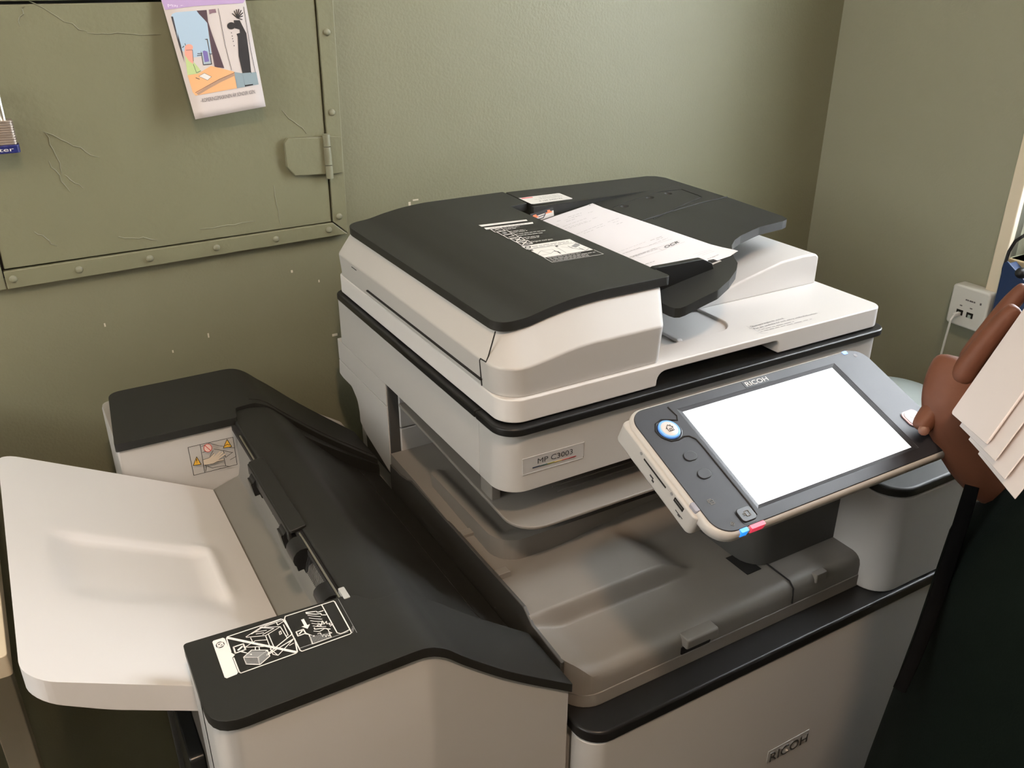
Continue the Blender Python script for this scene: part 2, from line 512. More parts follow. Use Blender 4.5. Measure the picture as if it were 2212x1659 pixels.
# ------------------------------------------------------------------ flat prints: outlines in each print's own unit square
ART = {
 'FEEDER_LABEL': {'c': [(0.1554, 0.3413, 0.119), (0.2327, 0.336, 0.119), (0.2259, 0.1473, 0.119), (0.1541, 0.1521, 0.119)], 'i': [
  ('P','white',[(0.0258,-0.0158),(0.9521,-0.0007),(0.9297,0.0371),(0.0228,0.0345)]),
  ('L','black',0.0016,[(0.1027,0.0416),(0.1628,0.0433)]),
  ('L','black',0.0016,[(0.1847,0.0439),(0.2663,0.0462)]),
  ('L','black',0.0016,[(0.2883,0.0468),(0.3201,0.0477)]),
  ('L','black',0.0016,[(0.3422,0.0484),(0.3947,0.0498)]),
  ('L','black',0.0016,[(0.4168,0.0505),(0.4588,0.0516)]),
  ('L','black',0.0016,[(0.4817,0.0523),(0.52,0.0534)]),
  ('L','black',0.0016,[(0.5423,0.054),(0.5876,0.0553)]),
  ('L','black',0.0016,[(0.6099,0.0559),(0.6662,0.0575)]),
  ('L','black',0.0016,[(0.6886,0.0581),(0.749,0.0598)]),
  ('L','black',0.0016,[(0.7723,0.0605),(0.843,0.0625)]),
  ('L','black',0.0016,[(0.8656,0.0631),(0.868,0.0632)]),
  ('P','white',[(0.0262,0.0676),(0.9652,0.0857),(0.928,0.1245),(0.0058,0.1181)]),
  ('L','ink',0.0008,[(0.094,0.0987),(0.1559,0.099)]),
  ('L','ink',0.0008,[(0.1778,0.0991),(0.2112,0.0992)]),
  ('L','ink',0.0008,[(0.2332,0.0993),(0.3031,0.0996)]),
  ('L','ink',0.0008,[(0.3253,0.0997),(0.3879,0.0999)]),
  ('L','ink',0.0008,[(0.4101,0.1),(0.4715,0.1003)]),
  ('L','ink',0.0008,[(0.4938,0.1003),(0.5493,0.1006)]),
  ('L','ink',0.0008,[(0.5717,0.1007),(0.6189,0.1008)]),
  ('L','ink',0.0008,[(0.6414,0.1009),(0.7176,0.1012)]),
  ('L','ink',0.0008,[(0.7409,0.1013),(0.7948,0.1015)]),
  ('L','ink',0.0008,[(0.8175,0.1016),(0.8629,0.1018)]),
  ('L','white',0.0012,[(0.0809,0.1285),(0.2781,0.1259),(0.2742,0.1939),(0.0648,0.2056),(0.0809,0.1285)]),
  ('L','white',0.001,[(0.1568,0.136),(0.1872,0.1942)]),
  ('L','white',0.001,[(0.1077,0.1668),(0.2159,0.1434),(0.241,0.1603)]),
  ('L','white',0.0012,[(0.092,0.2108),(0.2972,0.2043),(0.2843,0.2859),(0.0824,0.3022),(0.092,0.2108)]),
  ('P','grey',[(0.1354,0.2446),(0.228,0.2226),(0.23,0.2629),(0.1451,0.2823)]),
  ('L','white',0.0012,[(0.0878,0.3033),(0.3006,0.2991),(0.2824,0.3807),(0.0729,0.3926),(0.0878,0.3033)]),
  ('L','white',0.0016,[(0.1229,0.3593),(0.243,0.3473)]),
  ('L','white',0.0016,[(0.243,0.3473),(0.2312,0.3213)]),
  ('L','white',0.0012,[(0.0901,0.3979),(0.3039,0.3947),(0.276,0.4774),(0.0796,0.4871),(0.0901,0.3979)]),
  ('L','white',0.0014,[(0.0901,0.3979),(0.276,0.4774)]),
  ('L','white',0.0014,[(0.3039,0.3947),(0.0796,0.4871)]),
  ('L','white',0.0008,[(0.1786,0.4104),(0.144,0.4582)]),
  ('L','white',0.0008,[(0.2044,0.4155),(0.1698,0.4633)]),
  ('L','white',0.0008,[(0.2303,0.4206),(0.1956,0.4684)]),
  ('L','white',0.0012,[(0.0871,0.4944),(0.3019,0.4884),(0.2913,0.5677),(0.0671,0.5807),(0.0871,0.4944)]),
  ('L','white',0.0014,[(0.0871,0.4944),(0.2913,0.5677)]),
  ('L','white',0.0014,[(0.3019,0.4884),(0.0671,0.5807)]),
  ('L','white',0.0008,[(0.178,0.5042),(0.1436,0.5514)]),
  ('L','white',0.0008,[(0.2037,0.5093),(0.1693,0.5565)]),
  ('L','white',0.0008,[(0.2295,0.5144),(0.1949,0.5616)]),
  ('L','white',0.0016,[(0.3099,0.1482),(0.364,0.1484)]),
  ('L','white',0.0016,[(0.3897,0.1485),(0.4963,0.1489)]),
  ('L','white',0.0016,[(0.5219,0.149),(0.5755,0.1492)]),
  ('L','white',0.0016,[(0.6015,0.1493),(0.603,0.1493)]),
  ('L','white',0.0016,[(0.3118,0.1769),(0.4131,0.1784)]),
  ('L','white',0.0016,[(0.4372,0.1787),(0.4966,0.1796)]),
  ('L','white',0.0016,[(0.3034,0.2397),(0.3462,0.24)]),
  ('L','white',0.0016,[(0.3717,0.2402),(0.4718,0.2411)]),
  ('L','white',0.0016,[(0.4975,0.2413),(0.5703,0.2419)]),
  ('L','white',0.0016,[(0.5964,0.2421),(0.5982,0.2421)]),
  ('L','white',0.0016,[(0.3041,0.2718),(0.4115,0.2714)]),
  ('L','white',0.0016,[(0.4374,0.2713),(0.5532,0.2709)]),
  ('L','white',0.0016,[(0.5794,0.2708),(0.5996,0.2707)]),
  ('L','white',0.0016,[(0.3178,0.3183),(0.3547,0.3189)]),
  ('L','white',0.0016,[(0.3801,0.3192),(0.4558,0.3204)]),
  ('L','white',0.0016,[(0.4813,0.3207),(0.5575,0.3219)]),
  ('L','white',0.0016,[(0.5825,0.3222),(0.6298,0.3229)]),
  ('L','white',0.0016,[(0.6556,0.3233),(0.7036,0.324)]),
  ('L','white',0.0016,[(0.7295,0.3244),(0.7836,0.3252)]),
  ('L','white',0.0016,[(0.8095,0.3256),(0.8805,0.3266)]),
  ('L','white',0.0016,[(0.3152,0.3575),(0.4028,0.36)]),
  ('L','white',0.0016,[(0.4256,0.3607),(0.4593,0.3617)]),
  ('L','white',0.0016,[(0.4821,0.3623),(0.5604,0.3646)]),
  ('L','white',0.0016,[(0.5834,0.3653),(0.6703,0.3678)]),
  ('L','white',0.0016,[(0.6934,0.3685),(0.7627,0.3705)]),
  ('L','white',0.0016,[(0.321,0.4217),(0.3722,0.4224)]),
  ('L','white',0.0016,[(0.3977,0.4228),(0.4358,0.4233)]),
  ('L','white',0.0016,[(0.4617,0.4237),(0.5359,0.4248)]),
  ('L','white',0.0016,[(0.5619,0.4252),(0.6152,0.4259)]),
  ('L','white',0.0016,[(0.3239,0.4536),(0.38,0.4533)]),
  ('L','white',0.0016,[(0.4096,0.4531),(0.5206,0.4525)]),
  ('L','white',0.0016,[(0.5503,0.4523),(0.5771,0.4521)]),
  ('T', 'white', 'Original med gem', (0.3012, 0.5465), (0.7148, 0.5501), (0.3177, 0.5187)),
  ('P','white',[(0.029,0.5979),(0.9843,0.5933),(0.9753,0.6839),(0.0199,0.6756)]),
  ('L','ink',0.0016,[(0.1449,0.6367),(0.1334,0.6435),(0.1185,0.6495),(0.1017,0.654),(0.0847,0.6566),(0.0691,0.657),(0.0564,0.6553),(0.0479,0.6516),(0.0444,0.6462),(0.0462,0.6397),(0.0531,0.6327),(0.0646,0.6259),(0.0794,0.6199),(0.0962,0.6154),(0.1133,0.6128),(0.129,0.6123),(0.1417,0.614),(0.1503,0.6178),(0.1538,0.6232),(0.152,0.6297),(0.1449,0.6367)]),
  ('L','ink',0.0012,[(0.0619,0.6368),(0.1403,0.6297)]),
  ('L','ink',0.0012,[(0.1797,0.6356),(0.286,0.6352)]),
  ('L','ink',0.0012,[(0.3129,0.6351),(0.3731,0.6349)]),
  ('L','ink',0.0012,[(0.4008,0.6348),(0.5121,0.6344)]),
  ('L','ink',0.0012,[(0.54,0.6343),(0.665,0.6338)]),
  ('L','ink',0.0012,[(0.6932,0.6337),(0.8193,0.6332)]),
  ('L','ink',0.0012,[(0.8477,0.6331),(0.8958,0.6329)]),
  ('L','ink',0.0012,[(0.169,0.662),(0.2549,0.6619)]),
  ('L','ink',0.0012,[(0.2833,0.6619),(0.3933,0.6618)]),
  ('L','ink',0.0012,[(0.422,0.6617),(0.5417,0.6616)]),
  ('L','ink',0.0012,[(0.5706,0.6616),(0.613,0.6615)]),
  ('L','ink',0.0012,[(0.6413,0.6615),(0.7115,0.6614)]),
  ('L','ink',0.0012,[(0.7407,0.6614),(0.87,0.6612)]),
  ('L','ink',0.0012,[(0.8994,0.6612),(0.91,0.6612)]),
  ('P','white',[(0.0347,0.6843),(0.9762,0.688),(1.0028,0.8789),(0.0378,0.8879)]),
  ('P','black',[(0.0348,0.6937),(0.0948,0.6945),(0.0906,0.7181),(0.0275,0.7204)]),
  ('P','black',[(0.5415,0.6906),(0.5925,0.6893),(0.5799,0.7118),(0.5269,0.7146)]),
  ('L','grey',0.0008,[(0.0416,0.8017),(0.1835,0.7462),(0.3962,0.7512),(0.401,0.7806),(0.257,0.8267),(0.0156,0.8335)]),
  ('L','grey',0.0008,[(0.1835,0.7462),(0.257,0.8267)]),
  ('L','black',0.0022,[(0.3784,0.7912),(0.409,0.8124),(0.3988,0.8517)]),
  ('L','grey',0.0008,[(0.5257,0.7201),(0.501,0.8574)]),
  ('L','grey',0.0008,[(0.612,0.7278),(0.8042,0.8237),(0.9577,0.8161)]),
  ('P','grey',[(0.769,0.7495),(0.9415,0.6967),(0.9734,0.7225),(0.9387,0.7544),(0.8058,0.7857)]),
  ('L','ink',0.001,[(0.7314,0.7324),(0.7402,0.7917),(0.8466,0.8513)]),
  ('L','ink',0.001,[(0.8491,0.7944),(0.8566,0.8724),(0.9672,0.8468)]),
  ('L','white',0.0008,[(0.0316,0.8921),(0.0146,0.9982),(1.0199,0.9907),(1.0091,0.884)]),
  ('L','white',0.0013,[(0.0784,0.9017),(0.1436,0.9016)]),
  ('L','white',0.0013,[(0.1637,0.9015),(0.2486,0.9014)]),
  ('L','white',0.0013,[(0.2688,0.9014),(0.3543,0.9012)]),
  ('L','white',0.0013,[(0.3746,0.9012),(0.4555,0.901)]),
  ('L','white',0.0013,[(0.4753,0.901),(0.5067,0.9009)]),
  ('L','white',0.0013,[(0.5271,0.9009),(0.601,0.9008)]),
  ('L','white',0.0013,[(0.6216,0.9007),(0.6751,0.9006)]),
  ('L','white',0.0013,[(0.6958,0.9006),(0.7146,0.9006)]),
  ('L','white',0.0013,[(0.0733,0.9282),(0.1163,0.9283)]),
  ('L','white',0.0013,[(0.1438,0.9283),(0.2085,0.9284)]),
  ('L','white',0.0013,[(0.2353,0.9285),(0.3377,0.9286)]),
  ('L','white',0.0013,[(0.3656,0.9287),(0.4066,0.9287)]),
  ('L','white',0.0013,[(0.4346,0.9288),(0.4925,0.9289)]),
  ('L','white',0.0013,[(0.5206,0.9289),(0.5655,0.929)]),
  ('L','white',0.0013,[(0.5928,0.9291),(0.66,0.9292)]),
  ('L','white',0.0013,[(0.6884,0.9292),(0.7881,0.9294)]),
  ('L','white',0.0013,[(0.8166,0.9294),(0.8847,0.9295)]),
  ('L','white',0.0013,[(0.9134,0.9296),(0.9521,0.9297)]),
  ('L','white',0.0013,[(0.0671,0.9507),(0.1132,0.9507)]),
  ('L','white',0.0013,[(0.1355,0.9508),(0.2014,0.9508)]),
  ('L','white',0.0013,[(0.2238,0.9508),(0.2851,0.9508)]),
  ('L','white',0.0013,[(0.3076,0.9508),(0.4004,0.9509)]),
  ('L','white',0.0013,[(0.4231,0.9509),(0.4679,0.9509)]),
  ('L','white',0.0013,[(0.49,0.9509),(0.5471,0.9509)]),
  ('L','white',0.0013,[(0.57,0.9509),(0.6217,0.9509)]),
  ('L','white',0.0013,[(0.6447,0.9509),(0.7276,0.951)]),
  ('L','white',0.0013,[(0.75,0.951),(0.7775,0.951)]),
  ('L','white',0.0013,[(0.0548,0.9774),(0.1227,0.9772)]),
  ('L','white',0.0013,[(0.1452,0.9771),(0.2438,0.9768)]),
  ('L','white',0.0013,[(0.2665,0.9768),(0.353,0.9765)]),
  ('L','white',0.0013,[(0.3757,0.9765),(0.4278,0.9763)]),
  ('L','white',0.0013,[(0.4506,0.9763),(0.4993,0.9761)]),
  ('L','white',0.0013,[(0.5222,0.976),(0.6042,0.9758)]),
  ('L','white',0.0013,[(0.6273,0.9757),(0.6721,0.9756)]),
  ('L','white',0.0013,[(0.6953,0.9755),(0.7563,0.9754)]),
 ]},
 'ASSET_LABEL': {'c': [(0.2842, 0.4517, 0.1182), (0.3537, 0.4485, 0.1182), (0.3538, 0.4069, 0.1182), (0.2834, 0.4108, 0.1182)], 'i': [
  ('P','white',[(0.0015,-0.0002),(1.0015,-0.0063),(1.0354,0.0242),(1.0197,0.9357),(0.9852,1.0073),(0.046,1.0403),(-0.0148,0.9884)]),
  ('P','red',[(0.0472,0.0294),(0.3218,0.0604),(0.3043,0.1769),(0.0356,0.1656)]),
  ('L','grey',0.001,[(0.4241,0.1509),(0.502,0.1519)]),
  ('L','grey',0.001,[(0.5247,0.1522),(0.5841,0.1529)]),
  ('L','grey',0.001,[(0.6063,0.1532),(0.686,0.1542)]),
  ('L','grey',0.001,[(0.7088,0.1545),(0.7528,0.1551)]),
  ('L','grey',0.001,[(0.7756,0.1554),(0.8763,0.1566)]),
  ('L','grey',0.001,[(0.8991,0.1569),(0.9417,0.1575)]),
  ('L','grey',0.001,[(0.4175,0.2767),(0.4735,0.2779)]),
  ('L','grey',0.001,[(0.4976,0.2784),(0.6042,0.2807)]),
  ('L','grey',0.001,[(0.6284,0.2812),(0.7209,0.2832)]),
  ('L','grey',0.001,[(0.7451,0.2837),(0.8543,0.2861)]),
  ('L','grey',0.001,[(0.8786,0.2866),(0.9288,0.2877)]),
  ('L','grey',0.001,[(0.9531,0.2882),(0.968,0.2885)]),
  ('L','grey',0.001,[(0.411,0.4013),(0.5134,0.4048)]),
  ('L','grey',0.001,[(0.5378,0.4056),(0.6024,0.4078)]),
  ('L','grey',0.001,[(0.6273,0.4086),(0.7062,0.4113)]),
  ('L','grey',0.001,[(0.7306,0.4121),(0.8408,0.4158)]),
  ('L','grey',0.001,[(0.8658,0.4167),(0.9592,0.4198)]),
  ('L','grey',0.001,[(0.2372,0.4812),(0.3028,0.4838)]),
  ('L','grey',0.001,[(0.332,0.4849),(0.4167,0.4882)]),
  ('L','grey',0.001,[(0.4465,0.4894),(0.5273,0.4926)]),
  ('L','grey',0.001,[(0.5565,0.4938),(0.6237,0.4964)]),
  ('L','grey',0.001,[(0.653,0.4976),(0.7775,0.5025)]),
  ('L','grey',0.001,[(0.8068,0.5036),(0.8668,0.506)]),
  ('L','grey',0.001,[(0.8968,0.5072),(0.9166,0.508)]),
  ('T', 'black', '0 100 2400192', (0.2478, 0.8291), (0.8192, 0.811), (0.274, 0.6911)),
 ]},
 'FINISHER_LABEL': {'c': [(-0.3216, -0.0459, -0.0975), (-0.2094, -0.0466, -0.0975), (-0.2059, -0.0983, -0.0975), (-0.3218, -0.0995, -0.0975)], 'i': [
  ('P','white',[(0.0065,0.032),(0.0181,0.0071),(0.0895,0.0128),(0.1014,0.0469),(0.1029,0.4255),(0.1235,0.5144),(0.0976,0.5603),(0.0954,0.9322),(0.0837,0.963),(0.0107,0.9715),(-0.0013,0.9338)]),
  ('P','black',[(0.0854,0.1632),(0.0833,0.1878),(0.0781,0.2097),(0.0705,0.2268),(0.0611,0.2375),(0.0509,0.2407),(0.0409,0.2362),(0.0319,0.2244),(0.025,0.2065),(0.0207,0.1841),(0.0195,0.1594),(0.0215,0.1349),(0.0265,0.1127),(0.0341,0.0953),(0.0435,0.0843),(0.0538,0.0808),(0.064,0.0853),(0.0731,0.0973),(0.0801,0.1155),(0.0843,0.1383)]),
  ('L','white',0.0014,[(0.0361,0.1171),(0.0714,0.1148),(0.0726,0.2002),(0.034,0.2027),(0.0361,0.1171)]),
  ('L','white',0.0016,[(0.0395,0.1838),(0.0688,0.1379)]),
  ('L','white',0.0011,[(0.1036,0.4189),(0.1126,0.0612),(0.1236,0.0267),(0.5479,0.0332),(0.563,0.0614),(0.5691,0.4821),(0.5605,0.5121),(0.327,0.774)]),
  ('L','white',0.0011,[(0.3246,0.7908),(0.5565,0.6288),(0.5658,0.6406),(0.5343,0.9636),(0.5202,0.9831),(0.1126,0.9702),(0.104,0.9317),(0.1065,0.5717)]),
  ('L','white',0.0026,[(0.1238,0.0567),(0.5246,0.9562)]),
  ('L','white',0.0008,[(0.2491,0.1818),(0.3815,0.0743),(0.5189,0.222),(0.385,0.3149),(0.2508,0.1975)]),
  ('L','white',0.0008,[(0.2958,0.1597),(0.3862,0.0945),(0.4679,0.2076),(0.3695,0.2678)]),
  ('L','white',0.0008,[(0.385,0.3149),(0.3704,0.8169),(0.4001,0.8797),(0.5498,0.6469)]),
  ('L','white',0.0008,[(0.4088,0.3043),(0.3997,0.7158)]),
  ('L','white',0.0008,[(0.5171,0.2339),(0.5198,0.555)]),
  ('L','white',0.0008,[(0.2773,0.2449),(0.2778,0.3522)]),
  ('L','white',0.0008,[(0.3751,0.0661),(0.5501,0.0448)]),
  ('L','white',0.0008,[(0.4097,0.0877),(0.5097,0.0809),(0.556,0.0818)]),
  ('L','white',0.0008,[(0.5065,0.0767),(0.5052,0.1616),(0.567,0.1106)]),
  ('L','white',0.0008,[(0.5455,0.1989),(0.5368,0.4955),(0.5225,0.4908)]),
  ('L','white',0.0008,[(0.2114,0.4241),(0.2993,0.3533),(0.3767,0.4255)]),
  ('L','white',0.0008,[(0.2784,0.5096),(0.2696,0.5751)]),
  ('L','white',0.0008,[(0.3042,0.5297),(0.2968,0.6099)]),
  ('L','white',0.0008,[(0.2114,0.4241),(0.3423,0.5655)]),
  ('L','white',0.0008,[(0.5084,0.6734),(0.5498,0.6469)]),
  ('L','white',0.0008,[(0.5071,0.7501),(0.5434,0.7313)]),
  ('L','white',0.0008,[(0.4897,0.339),(0.5027,0.3278),(0.4983,0.4052),(0.4835,0.4137),(0.4897,0.339)]),
  ('L','white',0.0008,[(0.3694,0.6771),(0.4001,0.8797)]),
  ('L','white',0.0008,[(0.3272,0.1448),(0.4096,0.1947)]),
  ('L','white',0.0008,[(0.3272,0.1999),(0.3823,0.2292)]),
  ('L','white',0.001,[(0.1738,0.6403),(0.2454,0.5443),(0.3482,0.6755),(0.3434,0.832),(0.2554,0.9376),(0.1718,0.8193),(0.1738,0.6403)]),
  ('L','white',0.001,[(0.1738,0.6403),(0.2661,0.758),(0.3476,0.6798)]),
  ('L','white',0.001,[(0.2661,0.758),(0.2554,0.9376)]),
  ('L','grey',0.0006,[(0.1754,0.6547),(0.1724,0.8152)]),
  ('L','grey',0.0006,[(0.1811,0.6373),(0.2696,0.7576)]),
  ('L','grey',0.0006,[(0.2658,0.77),(0.2579,0.929)]),
  ('L','grey',0.0006,[(0.1844,0.6661),(0.1806,0.8257)]),
  ('L','grey',0.0006,[(0.1872,0.6299),(0.277,0.7518)]),
  ('L','grey',0.0006,[(0.2735,0.7625),(0.266,0.9191)]),
  ('L','grey',0.0006,[(0.1933,0.6775),(0.1888,0.8361)]),
  ('L','grey',0.0006,[(0.1934,0.6224),(0.2845,0.746)]),
  ('L','grey',0.0006,[(0.2811,0.7551),(0.2742,0.9091)]),
  ('L','grey',0.0006,[(0.2022,0.6889),(0.197,0.8466)]),
  ('L','grey',0.0006,[(0.1995,0.6148),(0.292,0.7402)]),
  ('L','grey',0.0006,[(0.2888,0.7476),(0.2824,0.8991)]),
  ('L','grey',0.0006,[(0.2111,0.7002),(0.2052,0.857)]),
  ('L','grey',0.0006,[(0.2057,0.6073),(0.2994,0.7344)]),
  ('L','grey',0.0006,[(0.2965,0.7401),(0.2906,0.8891)]),
  ('L','grey',0.0006,[(0.2201,0.7116),(0.2134,0.8675)]),
  ('L','grey',0.0006,[(0.2119,0.5997),(0.307,0.7285)]),
  ('L','grey',0.0006,[(0.3043,0.7326),(0.2988,0.8791)]),
  ('L','grey',0.0006,[(0.229,0.723),(0.2216,0.8779)]),
  ('L','grey',0.0006,[(0.2181,0.5922),(0.3145,0.7226)]),
  ('L','grey',0.0006,[(0.312,0.725),(0.3071,0.869)]),
  ('L','grey',0.0006,[(0.2379,0.7344),(0.2298,0.8884)]),
  ('L','grey',0.0006,[(0.2244,0.5846),(0.322,0.7168)]),
  ('L','grey',0.0006,[(0.3198,0.7174),(0.3153,0.8588)]),
  ('L','grey',0.0006,[(0.2468,0.7457),(0.238,0.8988)]),
  ('L','grey',0.0006,[(0.2306,0.5769),(0.3296,0.7109)]),
  ('L','grey',0.0006,[(0.3276,0.7098),(0.3237,0.8487)]),
  ('L','grey',0.0006,[(0.2557,0.7571),(0.2462,0.9093)]),
  ('L','grey',0.0006,[(0.2369,0.5693),(0.3372,0.7049)]),
  ('L','grey',0.0006,[(0.3355,0.7022),(0.332,0.8385)]),
  ('P','black',[(0.1352,0.3267),(0.209,0.3301),(0.2075,0.4831),(0.1304,0.4857)]),
  ('L','white',0.0014,[(0.1352,0.3267),(0.209,0.3301),(0.2075,0.4831),(0.1304,0.4857),(0.1352,0.3267)]),
  ('L','white',0.0018,[(0.1571,0.4366),(0.1936,0.3858)]),
  ('P','white',[(0.1669,0.4997),(0.1841,0.5015),(0.2297,0.6374)]),
  ('P','white',[(0.2348,0.6465),(0.234,0.6507),(0.2327,0.6539),(0.231,0.6557),(0.2293,0.6559),(0.2275,0.6545),(0.2259,0.6517),(0.2247,0.6476),(0.224,0.6428),(0.2237,0.6377),(0.2241,0.6327),(0.2249,0.6284),(0.2262,0.6252),(0.2279,0.6234),(0.2296,0.6232),(0.2314,0.6246),(0.233,0.6275),(0.2342,0.6315),(0.235,0.6364),(0.2352,0.6415)]),
  ('L','white',0.0011,[(0.5909,0.0082),(0.995,0.0306),(1.0001,0.0693),(0.9603,0.9827),(0.9441,1.003),(0.5661,0.9915),(0.5576,0.9554),(0.5741,0.0756),(0.5909,0.0082)]),
  ('L','white',0.001,[(0.8945,0.0291),(0.8666,0.8628),(0.8841,0.9125),(0.9072,0.9148),(0.9585,0.8974)]),
  ('L','grey',0.0008,[(0.5664,0.9031),(0.943,0.933)]),
  ('P','white',[(0.6843,0.2316),(0.7078,0.2324),(0.7036,0.4158),(0.7269,0.417),(0.6905,0.5124),(0.6584,0.4064),(0.6803,0.4059)]),
  ('L','white',0.0012,[(0.7485,0.0898),(0.8231,0.1489),(0.8322,0.1881),(0.8763,0.1927)]),
  ('L','white',0.0012,[(0.7475,0.1188),(0.8101,0.2203),(0.846,0.2453)]),
  ('L','white',0.001,[(0.846,0.2453),(0.8457,0.2902),(0.8752,0.328)]),
  ('L','white',0.0007,[(0.7496,0.1758),(0.776,0.2306),(0.8311,0.3253)]),
  ('L','white',0.0007,[(0.7467,0.2556),(0.7729,0.31),(0.8286,0.3991)]),
  ('L','white',0.0007,[(0.7439,0.3344),(0.7699,0.3882),(0.8261,0.4719)]),
  ('L','white',0.0007,[(0.7411,0.4122),(0.767,0.4655),(0.8237,0.5439)]),
  ('L','white',0.0007,[(0.7384,0.4889),(0.7641,0.5417),(0.8213,0.615)]),
  ('L','white',0.0011,[(0.739,0.5463),(0.7359,0.5846),(0.797,0.6348),(0.837,0.714)]),
  ('L','white',0.0008,[(0.7909,0.499),(0.7632,0.5207),(0.7929,0.573),(0.7845,0.4476),(0.7993,0.5385),(0.8222,0.4377),(0.8229,0.54),(0.8489,0.4866),(0.8388,0.5604),(0.8657,0.5661),(0.8504,0.6039),(0.8804,0.6137),(0.8501,0.6463)]),
  ('L','white',0.0008,[(0.7214,0.6218),(0.7571,0.6813),(0.8097,0.651),(0.8222,0.709),(0.8177,0.7727),(0.8322,0.8188),(0.8123,0.8207),(0.809,0.8979),(0.7925,0.8227),(0.7759,0.8691),(0.7759,0.7878),(0.7532,0.8265),(0.7572,0.7227),(0.7343,0.7209)]),
  ('L','white',0.0009,[(0.6761,0.6601),(0.6609,0.9154),(0.8087,0.9191),(0.8135,0.7948)]),
  ('L','grey',0.0006,[(0.6713,0.7218),(0.6572,0.9028)]),
  ('L','grey',0.0006,[(0.6818,0.7271),(0.6683,0.9034)]),
  ('L','grey',0.0006,[(0.6923,0.7324),(0.6795,0.9041)]),
  ('L','grey',0.0006,[(0.7028,0.7377),(0.6907,0.9048)]),
  ('L','grey',0.0006,[(0.7133,0.7431),(0.7019,0.9054)]),
  ('L','grey',0.0006,[(0.7239,0.7484),(0.7131,0.9061)]),
  ('L','grey',0.0006,[(0.7344,0.7538),(0.7244,0.9068)]),
  ('L','grey',0.0006,[(0.745,0.7591),(0.7357,0.9074)]),
  ('L','grey',0.0006,[(0.7556,0.7645),(0.747,0.9081)]),
  ('L','grey',0.0006,[(0.7662,0.7698),(0.7584,0.9088)]),
  ('L','grey',0.0006,[(0.7768,0.7752),(0.7698,0.9095)]),
  ('L','grey',0.0006,[(0.7874,0.7806),(0.7811,0.9101)]),
  ('L','grey',0.0006,[(0.798,0.786),(0.7926,0.9108)]),
  ('L','grey',0.0006,[(0.8087,0.7914),(0.804,0.9115)]),
  ('L','white',0.0012,[(0.6019,0.4909),(0.66,0.4874),(0.6593,0.603),(0.5979,0.6062),(0.6019,0.4909)]),
  ('L','white',0.0014,[(0.6143,0.5673),(0.6478,0.5137)]),
  ('P','white',[(0.6468,0.6089),(0.664,0.598),(0.7018,0.7391)]),
  ('P','white',[(0.7074,0.7463),(0.7062,0.7507),(0.7047,0.754),(0.7028,0.7558),(0.7008,0.756),(0.699,0.7545),(0.6974,0.7516),(0.6962,0.7474),(0.6956,0.7424),(0.6956,0.7371),(0.6962,0.732),(0.6973,0.7276),(0.6989,0.7243),(0.7007,0.7225),(0.7027,0.7223),(0.7045,0.7237),(0.7061,0.7267),(0.7073,0.7309),(0.7079,0.7359),(0.7079,0.7412)]),
  ('L','grey',0.0004,[(1.0392,0.0226),(0.9937,1.0309)]),
  ('T', 'grey', 'A887', (0.9651, 1.0162), (1.0048, 0.8868), (0.9564, 0.9639)),
 ]},
 'CAUTION_LABEL': {'c': [(-0.2599, 0.3715, -0.1235), (-0.2021, 0.3715, -0.1248), (-0.202, 0.3715, -0.1665), (-0.2587, 0.3715, -0.167)], 'i': [
  ('L','black',0.0007,[(0.0044,0.0064),(1.001,-0.0038),(0.9988,0.9998),(0.0011,0.9841),(0.0044,0.0064)]),
  ('L','black',0.0007,[(0.2687,0.0149),(0.2493,0.9908)]),
  ('L','black',0.0006,[(0.2884,0.0739),(0.4686,0.0214),(0.648,0.1727),(0.9962,0.388)]),
  ('L','black',0.0006,[(0.5439,0.254),(0.7396,0.3857),(0.9407,0.5369)]),
  ('L','black',0.0006,[(0.7294,0.6569),(0.7379,0.9407),(0.8306,1.0105)]),
  ('L','black',0.0006,[(0.7704,0.642),(0.9422,0.522)]),
  ('L','black',0.0006,[(0.2802,0.7376),(0.4315,0.8919),(0.623,0.9091),(0.7379,0.9407)]),
  ('L','black',0.0006,[(0.8562,0.7687),(1.0046,0.7013)]),
  ('L','black',0.0006,[(0.2799,0.2895),(0.3552,0.2734)]),
  ('L','black',0.0006,[(0.2714,0.9633),(0.314,0.7666)]),
  ('L','black',0.0006,[(0.4236,0.4777),(0.5192,0.3045)]),
  ('L','black',0.0006,[(0.7396,0.3857),(0.7704,0.642)]),
  ('P','yellow',[(0.1428,0.3849),(0.205,0.6724),(0.0331,0.6489)]),
  ('L','black',0.0008,[(0.1428,0.3849),(0.205,0.6724),(0.0331,0.6489),(0.1428,0.3849)]),
  ('P','yellow',[(0.8626,0.0248),(0.9377,0.3168),(0.751,0.2969)]),
  ('L','black',0.0008,[(0.8626,0.0248),(0.9377,0.3168),(0.751,0.2969),(0.8626,0.0248)]),
  ('L','black',0.001,[(0.1323,0.4538),(0.1267,0.5404)]),
  ('P','black',[(0.1334,0.5877),(0.1296,0.5967),(0.123,0.5984),(0.1174,0.5918),(0.1161,0.5808),(0.1199,0.5718),(0.1266,0.5701),(0.1321,0.5767)]),
  ('L','black',0.0008,[(0.7946,0.2397),(0.8478,0.1984),(0.9015,0.2475)]),
  ('P','pink',[(0.4993,0.2023),(0.4905,0.2411),(0.4745,0.2732),(0.4528,0.2954),(0.4277,0.3055),(0.4016,0.3025),(0.3772,0.2868),(0.3568,0.2599),(0.3424,0.2247),(0.3353,0.1846),(0.3362,0.1434),(0.345,0.1051),(0.3608,0.0735),(0.3821,0.0515),(0.4069,0.0412),(0.4327,0.0437),(0.4571,0.0589),(0.4777,0.0852),(0.4925,0.1203),(0.5,0.1606)]),
